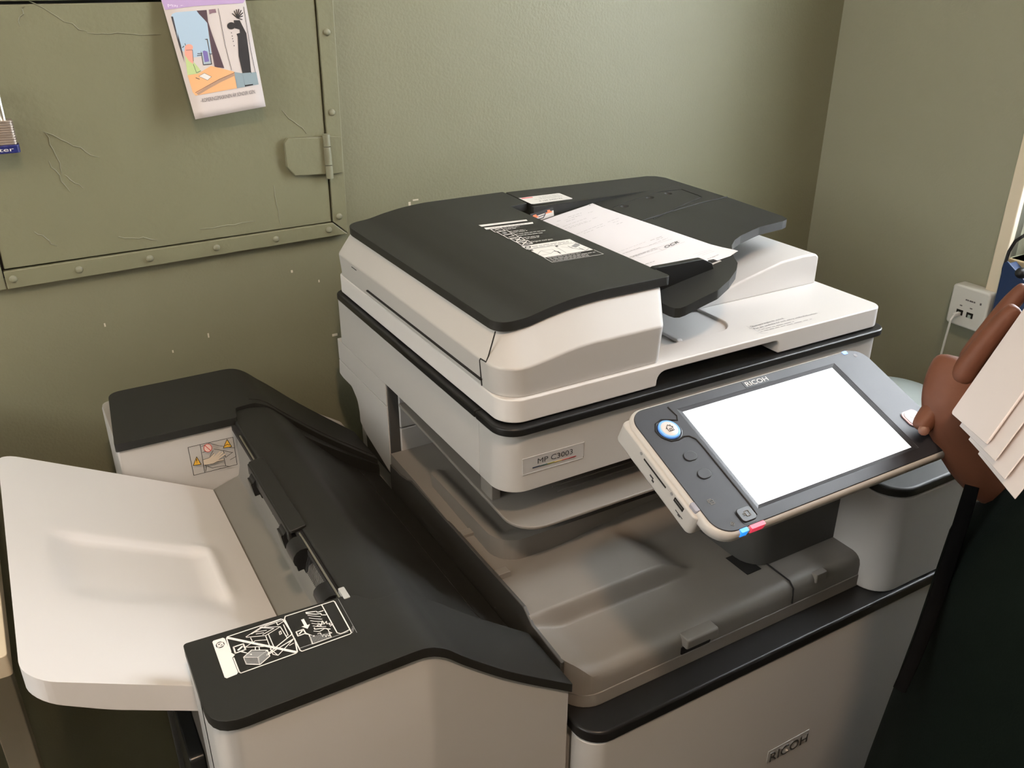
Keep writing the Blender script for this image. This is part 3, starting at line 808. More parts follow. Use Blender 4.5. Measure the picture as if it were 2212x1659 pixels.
  ('L','redline',0.0009,[(0.5028,0.2036),(0.4937,0.2441),(0.477,0.2777),(0.4544,0.3008),(0.4282,0.3113),(0.401,0.3082),(0.3755,0.2917),(0.3542,0.2637),(0.3391,0.227),(0.3318,0.1851),(0.3327,0.1421),(0.3419,0.1022),(0.3584,0.0692),(0.3806,0.0462),(0.4064,0.0355),(0.4334,0.0382),(0.4589,0.0539),(0.4804,0.0814),(0.4958,0.118),(0.5036,0.1601),(0.5028,0.2036)]),
  ('L','redline',0.0009,[(0.3703,0.0741),(0.4659,0.2789)]),
  ('P','cream',[(0.2678,0.5368),(0.4095,0.5173),(0.5266,0.4029),(0.5501,0.4297),(0.4924,0.5343),(0.6634,0.3757),(0.6817,0.4187),(0.563,0.5495),(0.7205,0.418),(0.7353,0.46),(0.5965,0.5929),(0.7631,0.4918),(0.7759,0.5364),(0.6239,0.6403),(0.5915,0.6705),(0.7073,0.6791),(0.7178,0.7266),(0.567,0.7161),(0.4666,0.7555),(0.2682,0.7296)]),
  ('L','black',0.0006,[(0.2678,0.5368),(0.4095,0.5173),(0.5266,0.4029)]),
  ('L','black',0.0006,[(0.2682,0.7296),(0.4666,0.7555),(0.567,0.7161),(0.7178,0.7266)]),
 ]},
 'CALENDAR': {'c': [(-0.1652, 0.603, 0.3989), (-0.0566, 0.603, 0.3972), (-0.0518, 0.58, 0.2611), (-0.1492, 0.58, 0.2509)], 'i': [
  ('P','lilac',[(0.0022,-0.0),(0.9972,0.0),(0.963,0.028),(0.3697,0.052),(0.0137,0.0802)]),
  ('T', 'lilacw', 'Maj 2016', (0.0557, 0.0599), (0.3714, 0.0358), (0.0585, 0.0332)),
  ('P','sky',[(0.0621,0.1348),(0.0782,0.115),(0.129,0.1015),(0.3775,0.0902),(0.4695,0.1974),(0.4291,0.4699),(0.2001,0.4814),(0.0674,0.4098),(0.0686,0.2755)]),
  ('P','charcoal',[(0.0581,0.1347),(0.1072,0.1356),(0.1491,0.1568),(0.1663,0.1954),(0.1432,0.2483),(0.11,0.2741),(0.0823,0.2731),(0.0816,0.3734),(0.0652,0.5171),(0.0638,0.4978),(0.0562,0.3721)]),
  ('P','plum',[(0.3775,0.0902),(0.5005,0.0857),(0.4831,0.1854),(0.497,0.3047),(0.5239,0.4492),(0.5483,0.5968),(0.429,0.5807),(0.4385,0.4705),(0.4595,0.2906),(0.4714,0.1974),(0.4372,0.16),(0.3976,0.1201)]),
  ('P','plum2',[(0.5262,0.083),(0.6097,0.0778),(0.6097,0.1101),(0.5648,0.1125),(0.521,0.1233)]),
  ('P','frame',[(0.3194,0.3445),(0.4219,0.3353),(0.3984,0.5513),(0.2953,0.5504)]),
  ('L','charcoal',0.012,[(0.3194,0.3445),(0.4219,0.3353),(0.3984,0.5513),(0.2953,0.5504),(0.3194,0.3445)]),
  ('P','violet',[(0.3335,0.3737),(0.3899,0.3669),(0.3773,0.5263),(0.3169,0.53)]),
  ('L','charcoal',0.01,[(0.2565,0.4527),(0.312,0.4529)]),
  ('L','charcoal',0.01,[(0.2462,0.4682),(0.2976,0.4669)]),
  ('L','charcoal',0.008,[(0.4039,0.4651),(0.4361,0.4638)]),
  ('P','skinp',[(0.2218,0.3932),(0.2177,0.4022),(0.2088,0.4104),(0.1961,0.4172),(0.1808,0.4219),(0.1644,0.4239),(0.1486,0.4232),(0.1349,0.4197),(0.1247,0.4139),(0.1188,0.4063),(0.1179,0.3977),(0.1221,0.3889),(0.1308,0.3808),(0.1433,0.374),(0.1584,0.3694),(0.1746,0.3673),(0.1904,0.3679),(0.2042,0.3712),(0.2147,0.377),(0.2207,0.3845)]),
  ('P','skinp',[(0.1107,0.406),(0.2062,0.4215),(0.1811,0.5125),(0.1609,0.5371),(0.1241,0.5149),(0.0954,0.4618)]),
  ('L','charcoal',0.006,[(0.1261,0.4163),(0.2059,0.4177),(0.1794,0.5124)]),
  ('L','charcoal',0.01,[(0.0915,0.3925),(0.1133,0.3812)]),
  ('L','charcoal',0.008,[(0.1371,0.3763),(0.1344,0.3606)]),
  ('P','leaf',[(0.0966,0.4587),(0.1265,0.5086),(0.1698,0.5378),(0.1814,0.519),(0.2164,0.561),(0.2442,0.5998),(0.1944,0.6205),(0.0605,0.6223)]),
  ('L','charcoal',0.006,[(0.1698,0.5378),(0.1792,0.6112),(0.2396,0.5995)]),
  ('P','apricot',[(0.0598,0.6243),(0.1944,0.6205),(0.3855,0.5658),(0.6735,0.6399),(0.6592,0.6515),(0.655,0.7889),(0.0894,0.8018),(0.064,0.7699)]),
  ('P','tan',[(0.106,0.7827),(0.2761,0.7363),(0.4497,0.6933),(0.653,0.6545),(0.6564,0.6763),(0.4512,0.7182),(0.277,0.761),(0.1275,0.8011)]),
  ('L','charcoal',0.006,[(0.0987,0.7771),(0.2773,0.7329),(0.4508,0.6899),(0.6654,0.6485)]),
  ('P','white',[(0.1973,0.643),(0.2771,0.6215),(0.3573,0.6592),(0.2961,0.6861)]),
  ('L','charcoal',0.004,[(0.1973,0.643),(0.2771,0.6215),(0.3573,0.6592),(0.2961,0.6861),(0.1973,0.643)]),
  ('L','charcoal',0.009,[(0.1545,0.6527),(0.1954,0.6686)]),
  ('P','greyblue',[(0.6677,0.6415),(0.7629,0.6602),(0.9599,0.6657),(0.9593,0.7832),(0.655,0.7889)]),
  ('P','inkblack',[(0.8029,0.1805),(0.8782,0.1822),(0.9287,0.3019),(0.9125,0.5001),(0.8921,0.6491),(0.8822,0.7817),(0.7672,0.7853),(0.7718,0.6322),(0.7697,0.505),(0.8101,0.3306),(0.8013,0.3037),(0.8492,0.2956),(0.8514,0.266),(0.7949,0.2511)]),
  ('P','inkblack',[(0.8086,0.2308),(0.8029,0.2406),(0.7925,0.2493),(0.7787,0.2561),(0.7627,0.2601),(0.7462,0.2612),(0.7308,0.2591),(0.718,0.2541),(0.7091,0.2467),(0.7048,0.2376),(0.7056,0.2277),(0.7114,0.218),(0.7215,0.2094),(0.7351,0.2028),(0.7509,0.1986),(0.7673,0.1975),(0.7827,0.1994),(0.7956,0.2043),(0.8048,0.2117),(0.8093,0.2208)]),
  ('L','inkblack',0.012,[(0.8541,0.1624),(0.8026,0.1203)]),
  ('L','inkblack',0.012,[(0.8541,0.1624),(0.8345,0.0988)]),
  ('L','inkblack',0.012,[(0.8541,0.1624),(0.8635,0.0867)]),
  ('L','inkblack',0.012,[(0.8541,0.1624),(0.8945,0.0838)]),
  ('L','inkblack',0.012,[(0.8541,0.1624),(0.9218,0.0936)]),
  ('L','inkblack',0.012,[(0.8541,0.1624),(0.9351,0.116)]),
  ('L','inkblack',0.012,[(0.8541,0.1624),(0.926,0.1446)]),
  ('L','inkblack',0.012,[(0.8541,0.1624),(0.9108,0.1765)]),
  ('L','charcoal',0.006,[(0.6436,0.0751),(0.6382,0.2018),(0.627,0.4084),(0.6377,0.6214)]),
  ('L','charcoal',0.006,[(0.9622,0.0624),(0.9535,0.2561),(0.9444,0.4599),(0.9478,0.6683)]),
  ('P','charcoal',[(0.7472,0.2918),(0.7442,0.2954),(0.7395,0.2967),(0.7358,0.2951),(0.7353,0.2914),(0.7382,0.2878),(0.7429,0.2864),(0.7467,0.2881)]),
  ('P','charcoal',[(0.7476,0.3213),(0.7446,0.325),(0.7399,0.3263),(0.7362,0.3246),(0.7356,0.3209),(0.7386,0.3173),(0.7433,0.3159),(0.7471,0.3176)]),
  ('P','charcoal',[(0.7451,0.3444),(0.7422,0.348),(0.7374,0.3493),(0.7337,0.3476),(0.7331,0.3438),(0.7361,0.3402),(0.7408,0.3389),(0.7446,0.3406)]),
  ('P','charcoal',[(0.7477,0.3678),(0.7447,0.3714),(0.7399,0.3727),(0.7362,0.371),(0.7356,0.3672),(0.7386,0.3636),(0.7434,0.3622),(0.7471,0.364)]),
  ('P','charcoal',[(0.7449,0.4079),(0.7419,0.4115),(0.7371,0.4128),(0.7333,0.4111),(0.7327,0.4072),(0.7357,0.4036),(0.7405,0.4022),(0.7443,0.404)]),
  ('T', 'inkgrey', '–KOPIERINGSMASKINEN ÄR SÖNDER IGEN.', (0.1317, 0.8674), (0.8927, 0.8605), (0.1369, 0.8325)),
 ]},
 'CLIP_CARD': {'c': [(0.2692, 0.3925, 0.1094), (0.3087, 0.3925, 0.1152), (0.3134, 0.3925, 0.0924), (0.2751, 0.3925, 0.0891)], 'i': [
  ('P','ink',[(-0.0133,0.0117),(0.9559,0.0028),(0.999,0.0439),(0.998,0.2365),(0.073,0.3134)]),
  ('P','white',[(0.0778,0.2827),(0.998,0.2365),(0.9753,0.8531),(0.153,0.9135)]),
  ('P','orange',[(0.0759,0.2053),(0.1278,0.1432),(0.237,0.1523),(0.2578,0.2903),(0.3189,0.3402),(0.2961,0.4051),(0.0882,0.3977)]),
  ('P','orange',[(0.7265,0.1021),(0.8473,0.1225),(0.8605,0.2277),(0.9402,0.2768),(0.9345,0.3335),(0.6375,0.3221),(0.6468,0.2445),(0.736,0.2369)]),
  ('L','inkgrey',0.02,[(0.3031,0.5501),(0.5074,0.5344),(0.6254,0.3163),(0.6167,0.23)]),
  ('L','inkgrey',0.015,[(0.3196,0.3836),(0.6025,0.3468)]),
 ]},
 'PAPER': {'c': None, 'i': [
  ('L','inkgrey',0.004,[(0.5391,0.0686),(0.581,0.0692)]),
  ('L','inkgrey',0.004,[(0.5952,0.0694),(0.6253,0.0699)]),
  ('L','inkgrey',0.004,[(0.6396,0.0701),(0.6711,0.0706)]),
  ('L','inkgrey',0.004,[(0.6852,0.0708),(0.7009,0.0708)]),
  ('L','inkgrey',0.003,[(0.5569,0.0861),(0.5901,0.0903)]),
  ('L','inkgrey',0.003,[(0.5994,0.0915),(0.6142,0.0934)]),
  ('L','inkgrey',0.003,[(0.6235,0.0945),(0.6471,0.0975)]),
  ('L','inkgrey',0.003,[(0.6564,0.0987),(0.6639,0.0997)]),
  ('L','inkgrey',0.002,[(0.455,0.0942),(0.5065,0.0945)]),
  ('L','inkgrey',0.002,[(0.5193,0.0946),(0.5388,0.0948)]),
  ('L','inkgrey',0.002,[(0.5517,0.0949),(0.5787,0.095)]),
  ('L','inkgrey',0.002,[(0.5916,0.0951),(0.6353,0.0954)]),
  ('L','inkgrey',0.004,[(0.4557,0.1157),(0.5054,0.1167)]),
  ('L','inkgrey',0.004,[(0.5177,0.1169),(0.5566,0.1176)]),
  ('L','inkgrey',0.004,[(0.3995,0.074),(0.4376,0.079)]),
  ('L','inkgrey',0.003,[(0.7424,0.0986),(0.7603,0.0991)]),
  ('L','inkgrey',0.003,[(0.7706,0.0994),(0.8017,0.1004)]),
  ('L','inkgrey',0.003,[(0.3582,0.1573),(0.4141,0.1568)]),
  ('L','inkgrey',0.003,[(0.4265,0.1566),(0.4571,0.1564)]),
  ('L','inkgrey',0.003,[(0.4696,0.1562),(0.5138,0.1558)]),
  ('L','inkgrey',0.003,[(0.5263,0.1557),(0.5518,0.1555)]),
  ('L','inkgrey',0.003,[(0.5644,0.1554),(0.5963,0.1551)]),
  ('L','inkgrey',0.003,[(0.6089,0.1549),(0.6433,0.1546)]),
  ('L','inkgrey',0.003,[(0.344,0.1868),(0.365,0.187)]),
  ('L','inkgrey',0.003,[(0.3775,0.1871),(0.4044,0.1873)]),
  ('L','inkgrey',0.003,[(0.4168,0.1874),(0.4508,0.1877)]),
  ('L','inkgrey',0.003,[(0.4634,0.1878),(0.4935,0.188)]),
  ('L','inkgrey',0.003,[(0.506,0.1881),(0.5463,0.1884)]),
  ('L','inkgrey',0.003,[(0.559,0.1885),(0.5947,0.1888)]),
  ('L','inkgrey',0.003,[(0.3772,0.2003),(0.4096,0.2002)]),
  ('L','inkgrey',0.003,[(0.4222,0.2002),(0.4581,0.2002)]),
  ('L','inkgrey',0.003,[(0.4707,0.2002),(0.5088,0.2002)]),
  ('L','inkgrey',0.003,[(0.5215,0.2002),(0.5426,0.2002)]),
  ('L','inkgrey',0.003,[(0.5553,0.2002),(0.5965,0.2002)]),
  ('L','inkgrey',0.003,[(0.6093,0.2002),(0.6311,0.2002)]),
  ('L','inkgrey',0.003,[(0.6737,0.1837),(0.7203,0.1854)]),
  ('L','inkgrey',0.003,[(0.7313,0.1857),(0.7354,0.1858)]),
  ('L','inkgrey',0.003,[(0.3345,0.117),(0.3666,0.1184)]),
  ('L','inkgrey',0.003,[(0.33,0.2926),(0.3752,0.2911)]),
  ('L','inkgrey',0.003,[(0.3866,0.2906),(0.4094,0.2896)]),
  ('L','inkgrey',0.003,[(0.4209,0.2891),(0.4688,0.2871)]),
  ('L','inkgrey',0.003,[(0.4803,0.2866),(0.5149,0.2852)]),
  ('L','inkgrey',0.003,[(0.5265,0.2847),(0.5782,0.2825)]),
  ('L','inkgrey',0.003,[(0.5899,0.282),(0.6069,0.2813)]),
  ('L','inkgrey',0.003,[(0.6186,0.2808),(0.6591,0.2791)]),
  ('L','inkgrey',0.003,[(0.3894,0.3124),(0.4094,0.3121)]),
  ('L','inkgrey',0.003,[(0.4224,0.3119),(0.4611,0.3114)]),
  ('L','inkgrey',0.003,[(0.4741,0.3113),(0.5013,0.3109)]),
  ('L','inkgrey',0.003,[(0.5482,0.304),(0.5851,0.3041)]),
  ('L','inkgrey',0.003,[(0.5966,0.3041),(0.6278,0.3043)]),
  ('L','inkgrey',0.003,[(0.6395,0.3043),(0.6481,0.3043)]),
  ('L','inkgrey',0.003,[(0.717,0.2806),(0.7497,0.2796)]),
  ('L','inkgrey',0.003,[(0.7623,0.2792),(0.8026,0.2779)]),
  ('L','inkgrey',0.003,[(0.8151,0.2775),(0.8567,0.2762)]),
  ('L','inkgrey',0.003,[(0.7394,0.3059),(0.767,0.307)]),
  ('L','inkgrey',0.003,[(0.7801,0.3076),(0.8001,0.3084)]),
  ('L','inkgrey',0.003,[(0.8133,0.3089),(0.8142,0.3089)]),
  ('L','inkgrey',0.004,[(0.7419,0.3366),(0.7678,0.3369)]),
  ('L','inkgrey',0.004,[(0.7814,0.3371),(0.8064,0.3374)]),
  ('L','inkgrey',0.004,[(0.6914,0.6194),(0.7414,0.6189)]),
  ('L','inkgrey',0.004,[(0.7573,0.6187),(0.8234,0.618)]),
  ('L','inkgrey',0.004,[(0.7359,0.6343),(0.7715,0.6334)]),
  ('L','inkgrey',0.004,[(0.7874,0.633),(0.8123,0.6324)]),
  ('L','inkgrey',0.003,[(0.6122,0.6595),(0.6417,0.6592)]),
  ('L','inkgrey',0.003,[(0.6541,0.6591),(0.7044,0.6583)]),
  ('L','inkgrey',0.003,[(0.7173,0.658),(0.7504,0.657)]),
  ('L','inkgrey',0.003,[(0.7634,0.6566),(0.8146,0.6552)]),
  ('L','inkgrey',0.003,[(0.8277,0.6548),(0.8327,0.6547)]),
  ('L','inkgrey',0.002,[(0.3151,0.6157),(0.3548,0.6163)]),
  ('L','inkgrey',0.002,[(0.3642,0.6163),(0.4034,0.6161)]),
  ('L','inkgrey',0.002,[(0.4131,0.6161),(0.4441,0.6159)]),
  ('L','inkgrey',0.002,[(0.4535,0.6159),(0.4944,0.6157)]),
  ('L','inkgrey',0.002,[(0.5039,0.6157),(0.5272,0.6156)]),
  ('L','inkgrey',0.002,[(0.5367,0.6155),(0.5549,0.6155)]),
  ('L','inkgrey',0.002,[(0.5644,0.6154),(0.6044,0.6153)]),
  ('L','inkgrey',0.002,[(0.614,0.6152),(0.6409,0.6151)]),
  ('L','inkgrey',0.003,[(0.336,0.6475),(0.3558,0.6479)]),
  ('L','inkgrey',0.003,[(0.3658,0.6479),(0.3922,0.6481)]),
  ('L','inkgrey',0.003,[(0.4022,0.6482),(0.4427,0.6485)]),
  ('L','inkgrey',0.003,[(0.4528,0.6485),(0.4735,0.6487)]),
  ('L','inkgrey',0.003,[(0.4836,0.6488),(0.5271,0.6491)]),
  ('L','inkgrey',0.004,[(0.3298,0.7007),(0.3502,0.7017)]),
  ('L','inkgrey',0.004,[(0.3621,0.7021),(0.4049,0.7033)]),
  ('L','inkgrey',0.004,[(0.4168,0.7037),(0.4543,0.7048)]),
  ('L','inkgrey',0.004,[(0.4663,0.7051),(0.4976,0.7061)]),
  ('L','inkgrey',0.004,[(0.5096,0.7064),(0.5351,0.7072)]),
  ('L','inkgrey',0.004,[(0.5623,0.7034),(0.6061,0.7047)]),
  ('L','inkgrey',0.004,[(0.3465,0.7077),(0.3699,0.7088)]),
  ('L','inkgrey',0.004,[(0.3814,0.7093),(0.4259,0.7113)]),
  ('L','inkgrey',0.004,[(0.4375,0.7118),(0.4851,0.714)]),
  ('L','inkgrey',0.004,[(0.4967,0.7145),(0.5249,0.7158)]),
  ('L','inkgrey',0.004,[(0.5366,0.7163),(0.5623,0.7175)]),
  ('L','inkgrey',0.004,[(0.5737,0.718),(0.6098,0.7196)]),
  ('L','inkgrey',0.005,[(0.3281,0.8099),(0.3617,0.8119)]),
  ('L','inkgrey',0.005,[(0.3725,0.8124),(0.39,0.8133)]),
  ('L','inkgrey',0.005,[(0.4007,0.8138),(0.4192,0.8146)]),
  ('L','grey',0.0025,[(0.3289,0.6431),(0.7216,0.6713),(0.8395,0.6786)]),
  ('L','grey',0.002,[(0.3789,0.7134),(0.383,0.7413),(0.6163,0.7477),(0.6217,0.7189)]),
  ('L','grey',0.002,[(0.6163,0.7477),(0.8798,0.7448)]),
  ('L','grey',0.002,[(0.3262,0.6986),(0.8738,0.7139)]),
  ('T', 'black', 'OCR', (0.6663, 0.7388), (0.8353, 0.7342), (0.683, 0.7161)),
  ('L','pinkline',0.002,[(0.7322,0.8816),(0.9116,0.891)]),
  ('L','grey',0.002,[(0.7493,0.8993),(0.9085,0.9028)]),
  ('L','grey',0.002,[(0.7705,0.9147),(0.9043,0.9185)]),
  ('L','inkgrey',0.005,[(0.7454,0.9621),(0.7626,0.9618)]),
  ('L','inkgrey',0.005,[(0.7715,0.9617),(0.7887,0.9614)]),
  ('L','inkgrey',0.005,[(0.7977,0.9612),(0.8384,0.9605)]),
  ('L','inkgrey',0.005,[(0.8475,0.9604),(0.874,0.9599)]),
  ('P','black',[(0.8928,0.0128),(0.8877,0.0152),(0.8838,0.0152),(0.8835,0.0128),(0.8868,0.0093),(0.8919,0.0069),(0.8957,0.0069),(0.8961,0.0094)]),
 ]},
 'LID_NOTICE': {'c': [(0.3798, 0.0464, 0.0298), (0.4944, 0.0333, 0.0298), (0.4903, 0.0125, 0.0298), (0.379, 0.0149, 0.0298)], 'i': [
  ('T', 'inkgrey', 'Observera angående utskrift.', (0.0114, 0.2393), (0.5291, -0.0286), (0.0198, 0.0857)),
  ('T', 'inkgrey', 'För att undvika fel och säkra utskriftskvalitet.', (0.0087, 0.458), (0.979, 0.0609), (0.0173, 0.3145)),
  ('L','inkgrey',0.0007,[(0.0174,0.5978),(0.0508,0.5896)]),
  ('L','inkgrey',0.0007,[(0.068,0.5854),(0.115,0.5738)]),
  ('L','inkgrey',0.0007,[(0.1334,0.5692),(0.2111,0.55)]),
  ('L','inkgrey',0.0007,[(0.2314,0.545),(0.2744,0.5344)]),
  ('L','inkgrey',0.0007,[(0.296,0.5291),(0.3938,0.505)]),
  ('L','inkgrey',0.0007,[(0.418,0.499),(0.5176,0.4744)]),
  ('L','inkgrey',0.0007,[(0.5446,0.4678),(0.5651,0.4627)]),
  ('L','inkgrey',0.0007,[(0.0165,0.7487),(0.0477,0.7433)]),
  ('L','inkgrey',0.0007,[(0.066,0.7402),(0.1343,0.7284)]),
  ('L','inkgrey',0.0007,[(0.1543,0.7249),(0.2191,0.7137)]),
  ('L','inkgrey',0.0007,[(0.2403,0.7101),(0.2992,0.6999)]),
  ('L','inkgrey',0.0007,[(0.3229,0.6958),(0.3892,0.6844)]),
  ('L','inkgrey',0.0007,[(0.4149,0.6799),(0.5029,0.6648)]),
  ('L','inkgrey',0.0007,[(0.5314,0.6598),(0.6418,0.6408)]),
  ('L','inkgrey',0.0007,[(0.6739,0.6352),(0.7395,0.6239)]),
  ('L','inkgrey',0.0007,[(0.7742,0.6179),(0.7997,0.6135)]),
  ('L','grey',0.0004,[(-0.0079,0.0435),(-0.0051,0.9012),(0.0126,0.9431),(0.0728,0.9448)]),
 ]},
}

# ================================================================== the room
YW, XW = 0.62, 1.135
XL, YF, ZC, ZFL = -2.1, -2.9, 1.62, -ZO
def struct(name, vf, m, parent=None, **k):
    o = mk(name, vf, m, parent, **k)
    if parent is None: o['kind'] = 'structure'
    return o
struct('floor', box(XL - .1, YF - .1, ZFL - .1, XW + .1, YW + .1, ZFL), FLOORM, smooth=False)
struct('ceiling', box(XL - .1, YF - .1, ZC, XW + .1, YW + .1, ZC + .1), CEIL, smooth=False)
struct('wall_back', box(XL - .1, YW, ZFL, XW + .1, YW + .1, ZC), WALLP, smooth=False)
a0, a1, b0, b1 = W2[0], W2[1], W2[2] - ZO, W2[3] - ZO
struct('wall_left', join(box(XL - .1, YF, ZFL, XL, YW, b0), box(XL - .1, YF, b1, XL, YW, ZC), box(XL - .1, YF, b0, XL, a0, b1), box(XL - .1, a1, b0, XL, YW, b1)), CREAMW, smooth=False)
fill_win = bpy.data.objects.new('added_fill_window', None); C.objects.link(fill_win); fill_win.location = (XL, (a0 + a1) / 2, b0 + ZO); LOC[fill_win] = Vector(fill_win.location); fill_win['kind'] = 'structure'  # frame and glass around the added left fill light
for q in ((a0, b0, a0 + .05, b1), (a1 - .05, b0, a1, b1), (a0 + .05, b0, a1 - .05, b0 + .05), (a0 + .05, b1 - .05, a1 - .05, b1), (-.52, b0 + .05, -.48, b1 - .05)):
    mk('window_frame', box(XL - .08, q[0], q[1], XL - .03, q[2], q[3]), CREAM, fill_win, bevel=.003)
mk('glass_pane', box(XL - .055, a0 + .05, b0 + .05, XL - .052, a1 - .05, b1 - .05), GLASS, fill_win, smooth=False)
struct('wall_front', box(XL - .1, YF - .1, ZFL, XW + .1, YF, ZC), CREAMW, smooth=False)
wy0, wy1, wz0, wz1 = WIN_Y0, WIN_Y1, WIN_Z0 - ZO, WIN_Z1 - ZO
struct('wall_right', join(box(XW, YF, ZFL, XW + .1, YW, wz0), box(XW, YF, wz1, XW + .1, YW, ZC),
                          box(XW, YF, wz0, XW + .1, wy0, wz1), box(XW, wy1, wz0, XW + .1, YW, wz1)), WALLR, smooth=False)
# window: casing on the wall, frame and glass in the opening
win = bpy.data.objects.new('window_1', None); C.objects.link(win); win.location = (XW, (wy0 + wy1) / 2, wz0 + ZO); LOC[win] = Vector(win.location); win['kind'] = 'structure'
CAS = .024
mk('casing', box(XW - .012, wy1, -.10, XW + .02, wy1 + CAS, wz1 + CAS), CREAM, win, bevel=.003)
mk('casing', box(XW - .012, wy0 - CAS, -.10, XW + .02, wy0, wz1 + CAS), CREAM, win, bevel=.003)
mk('casing', box(XW - .012, wy0, wz1, XW + .02, wy1, wz1 + CAS), CREAM, win, bevel=.003)
mk('window_sill', box(XW - .004, wy0, wz0 - .02, XW + .10, wy1, wz0), mat('sill_wood', (0.36, 0.29, 0.17), 0.4), win, bevel=.003)
for a, b, c_, d_ in ((wy1 - .045, wz0, wy1, wz1), (wy0, wz0, wy0 + .045, wz1), (wy0 + .045, wz0, wy1 - .045, wz0 + .05), (wy0 + .045, wz1 - .05, wy1 - .045, wz1)):
    mk('window_frame', box(XW + .055, a, b, XW + .095, c_, d_), mat('pale_frame_paint', (.60, .64, .60), .4), win, bevel=.003)
mk('glazing_bar', box(XW + .062, wy0 + .045, .215, XW + .086, wy1 - .045, .229), mat('pale_frame_paint', (.60, .64, .60), .4), win, bevel=.002)
for a, b in ((wy0 + .045, wy1 - .045),):
    mk('glass_pane', box(XW + .072, a, wz0 + .05, XW + .076, b, wz1 - .05), GLASS, win, smooth=False)
# room-corner bead of paint and a few chips on the wall
chips = mk('paint_chips', (lambda L: join(*L))([box(x - w / 2, YW - .0008, z - h / 2, x + w / 2, YW + .001, z + h / 2) for x, z, w, h in
        [(at[0], at[1], at[2], at[3]) for at in ((.187, .092, .010, .0022), (.176, .087, .004, .006), (-.03, .005, .003, .004), (.012, -.018, .002, .004), (.03, -.115, .009, .004), (-.17, -.075, .002, .007), (-.225, -.09, .002, .004), (-.31, -.03, .002, .005), (.10, .03, .002, .004))]]),
        mat('chipped_plaster', (.62, .56, .45), .8), bpy.data.objects['wall_back'] if False else None)
chips['kind'] = 'structure'; chips.name = 'trim_1'

# ================================================================== steel hatch in the back wall
ht = thing('steel_hatch', (-.18, YW, .06), 'green painted steel hatch with riveted flat-iron frame on the back wall', 'hatch')
HY = .607
def slab_xz(poly, y0, y1): return prism(poly, y0, y1, 'y')
HB = lambda x: .0735 + .004 * (x + .42) / .46          # lower edge of the leaf, slightly out of level
mk('door_leaf', slab_xz([(-.4165, HB(-.4165)), (.0385, HB(.0385)), (.0425, .3965), (-.4165, .3965)], HY + .003, YW + .002), HATCHP, ht, bevel=.0015)
# flat-iron frame strips
mk('frame_strip', slab_xz([(-.4185, .0465), (.062, .0555), (.0395, .0765), (-.4185, .0715)], HY, YW + .002), HATCHP, ht, bevel=.0015)
mk('frame_strip', slab_xz([(.0405, .0775), (.063, .0565), (.0695, .44), (.0445, .44)], HY, YW + .002), HATCHP, ht, bevel=.0015)
mk('frame_strip', slab_xz([(-.447, .0465), (-.4198, .0465), (-.4198, .44), (-.447, .44)], HY, YW + .002), HATCHP, ht, bevel=.0015)
mk('frame_strip', slab_xz([(-.4185, .4), (.0435, .4), (.0435, .44), (-.4185, .44)], HY, YW + .002), HATCHP, ht, bevel=.0015)
mk('reveal', slab_xz([(-.43, .06), (.05, .06), (.06, .43), (-.43, .43)], HY + .010, YW + .001), GAP, ht, smooth=False)
for x, z in ((.0555, .353), (.053, .242), (.0505, .085), (.032, .0665), (-.052, .0635), (-.141, .0635), (-.235, .0615), (-.328, .060), (-.409, .060)):
    mk('rivet', dome((x, HY + .0005, z), .0052, .0042, (0, -1, 0), 12, 4), RIVETP, ht, sharp=80)
hg = mk('hinge', prism(fillet([(-.0245, .170), (-.0135, .156), (.0345, .153), (.0355, .2085), (-.0185, .2115), (-.0245, .205)], .002, 2), HY - .0045, HY + .004, 'y'), HATCHP, ht, bevel=.0015)
mk('hinge_leaf', prism([(.0435, .1525), (.0615, .1525), (.0640, .2065), (.0455, .2085)], HY - .0035, HY + .001, 'y'), HATCHP, hg, bevel=.0012)
for a, b in ((.147, .1665), (.1675, .194), (.195, .2125)):
    mk('knuckle', tube([(.0392, HY - .005, a), (.0392, HY - .005, b)], .0056, 12), RIVETP, hg)
# blistered paint: thin raised flakes and cracks on the leaf
def flake(pts, w=.0011, h=.0009):
    V, F = [], []
    for i, (x, z) in enumerate(pts):
        a = Vector(pts[max(i - 1, 0)]); b = Vector(pts[min(i + 1, len(pts) - 1)])
        d = (b - a).normalized(); s = Vector((-d.y, d.x)) * w * (0.4 if i in (0, len(pts) - 1) else 1)
        V += [(x - s.x, HY + .0032, z - s.y), (x, HY + .003 - h, z), (x + s.x, HY + .0032, z + s.y)]
        if i:
            k = 3 * i
            F += [(k - 3, k - 2, k + 1, k), (k - 2, k - 1, k + 2, k + 1)]
    return V, F
rnd = random.Random(7)
def wob(a, b, n, amp):
    return [(a[0] + (b[0] - a[0]) * i / n + rnd.uniform(-amp, amp), a[1] + (b[1] - a[1]) * i / n + rnd.uniform(-amp, amp)) for i in range(n + 1)]
fl = [wob((-.318, .402), (-.26, .362), 8, .002), wob((-.26, .362), (-.17, .357), 10, .0015), wob((-.332, .245), (-.322, .19), 7, .002), wob((-.332, .245), (-.275, .205), 8, .0025), wob((-.322, .19), (-.300, .170), 5, .002),
      wob((-.335, .207), (-.32, .168), 6, .002), wob((-.385, .35), (-.372, .31), 6, .002), wob((-.40, .33), (-.375, .345), 5, .002), wob((-.045, .145), (-.042, .083), 8, .0012), wob((-.27, .098), (-.22, .087), 6, .002), wob((-.16, .092), (-.08, .094), 8, .0012),
      wob((-.02, .25), (.01, .215), 6, .002), wob((-.37, .12), (-.35, .095), 6, .002), wob((-.335, .372), (-.325, .395), 5, .002), wob((-.06, .30), (-.045, .275), 5, .0015)]
pf = mk('paint_flakes', join(*[flake(p) for p in fl]), RIVETP, ht, smooth=False); pf['kind'] = 'stuff'

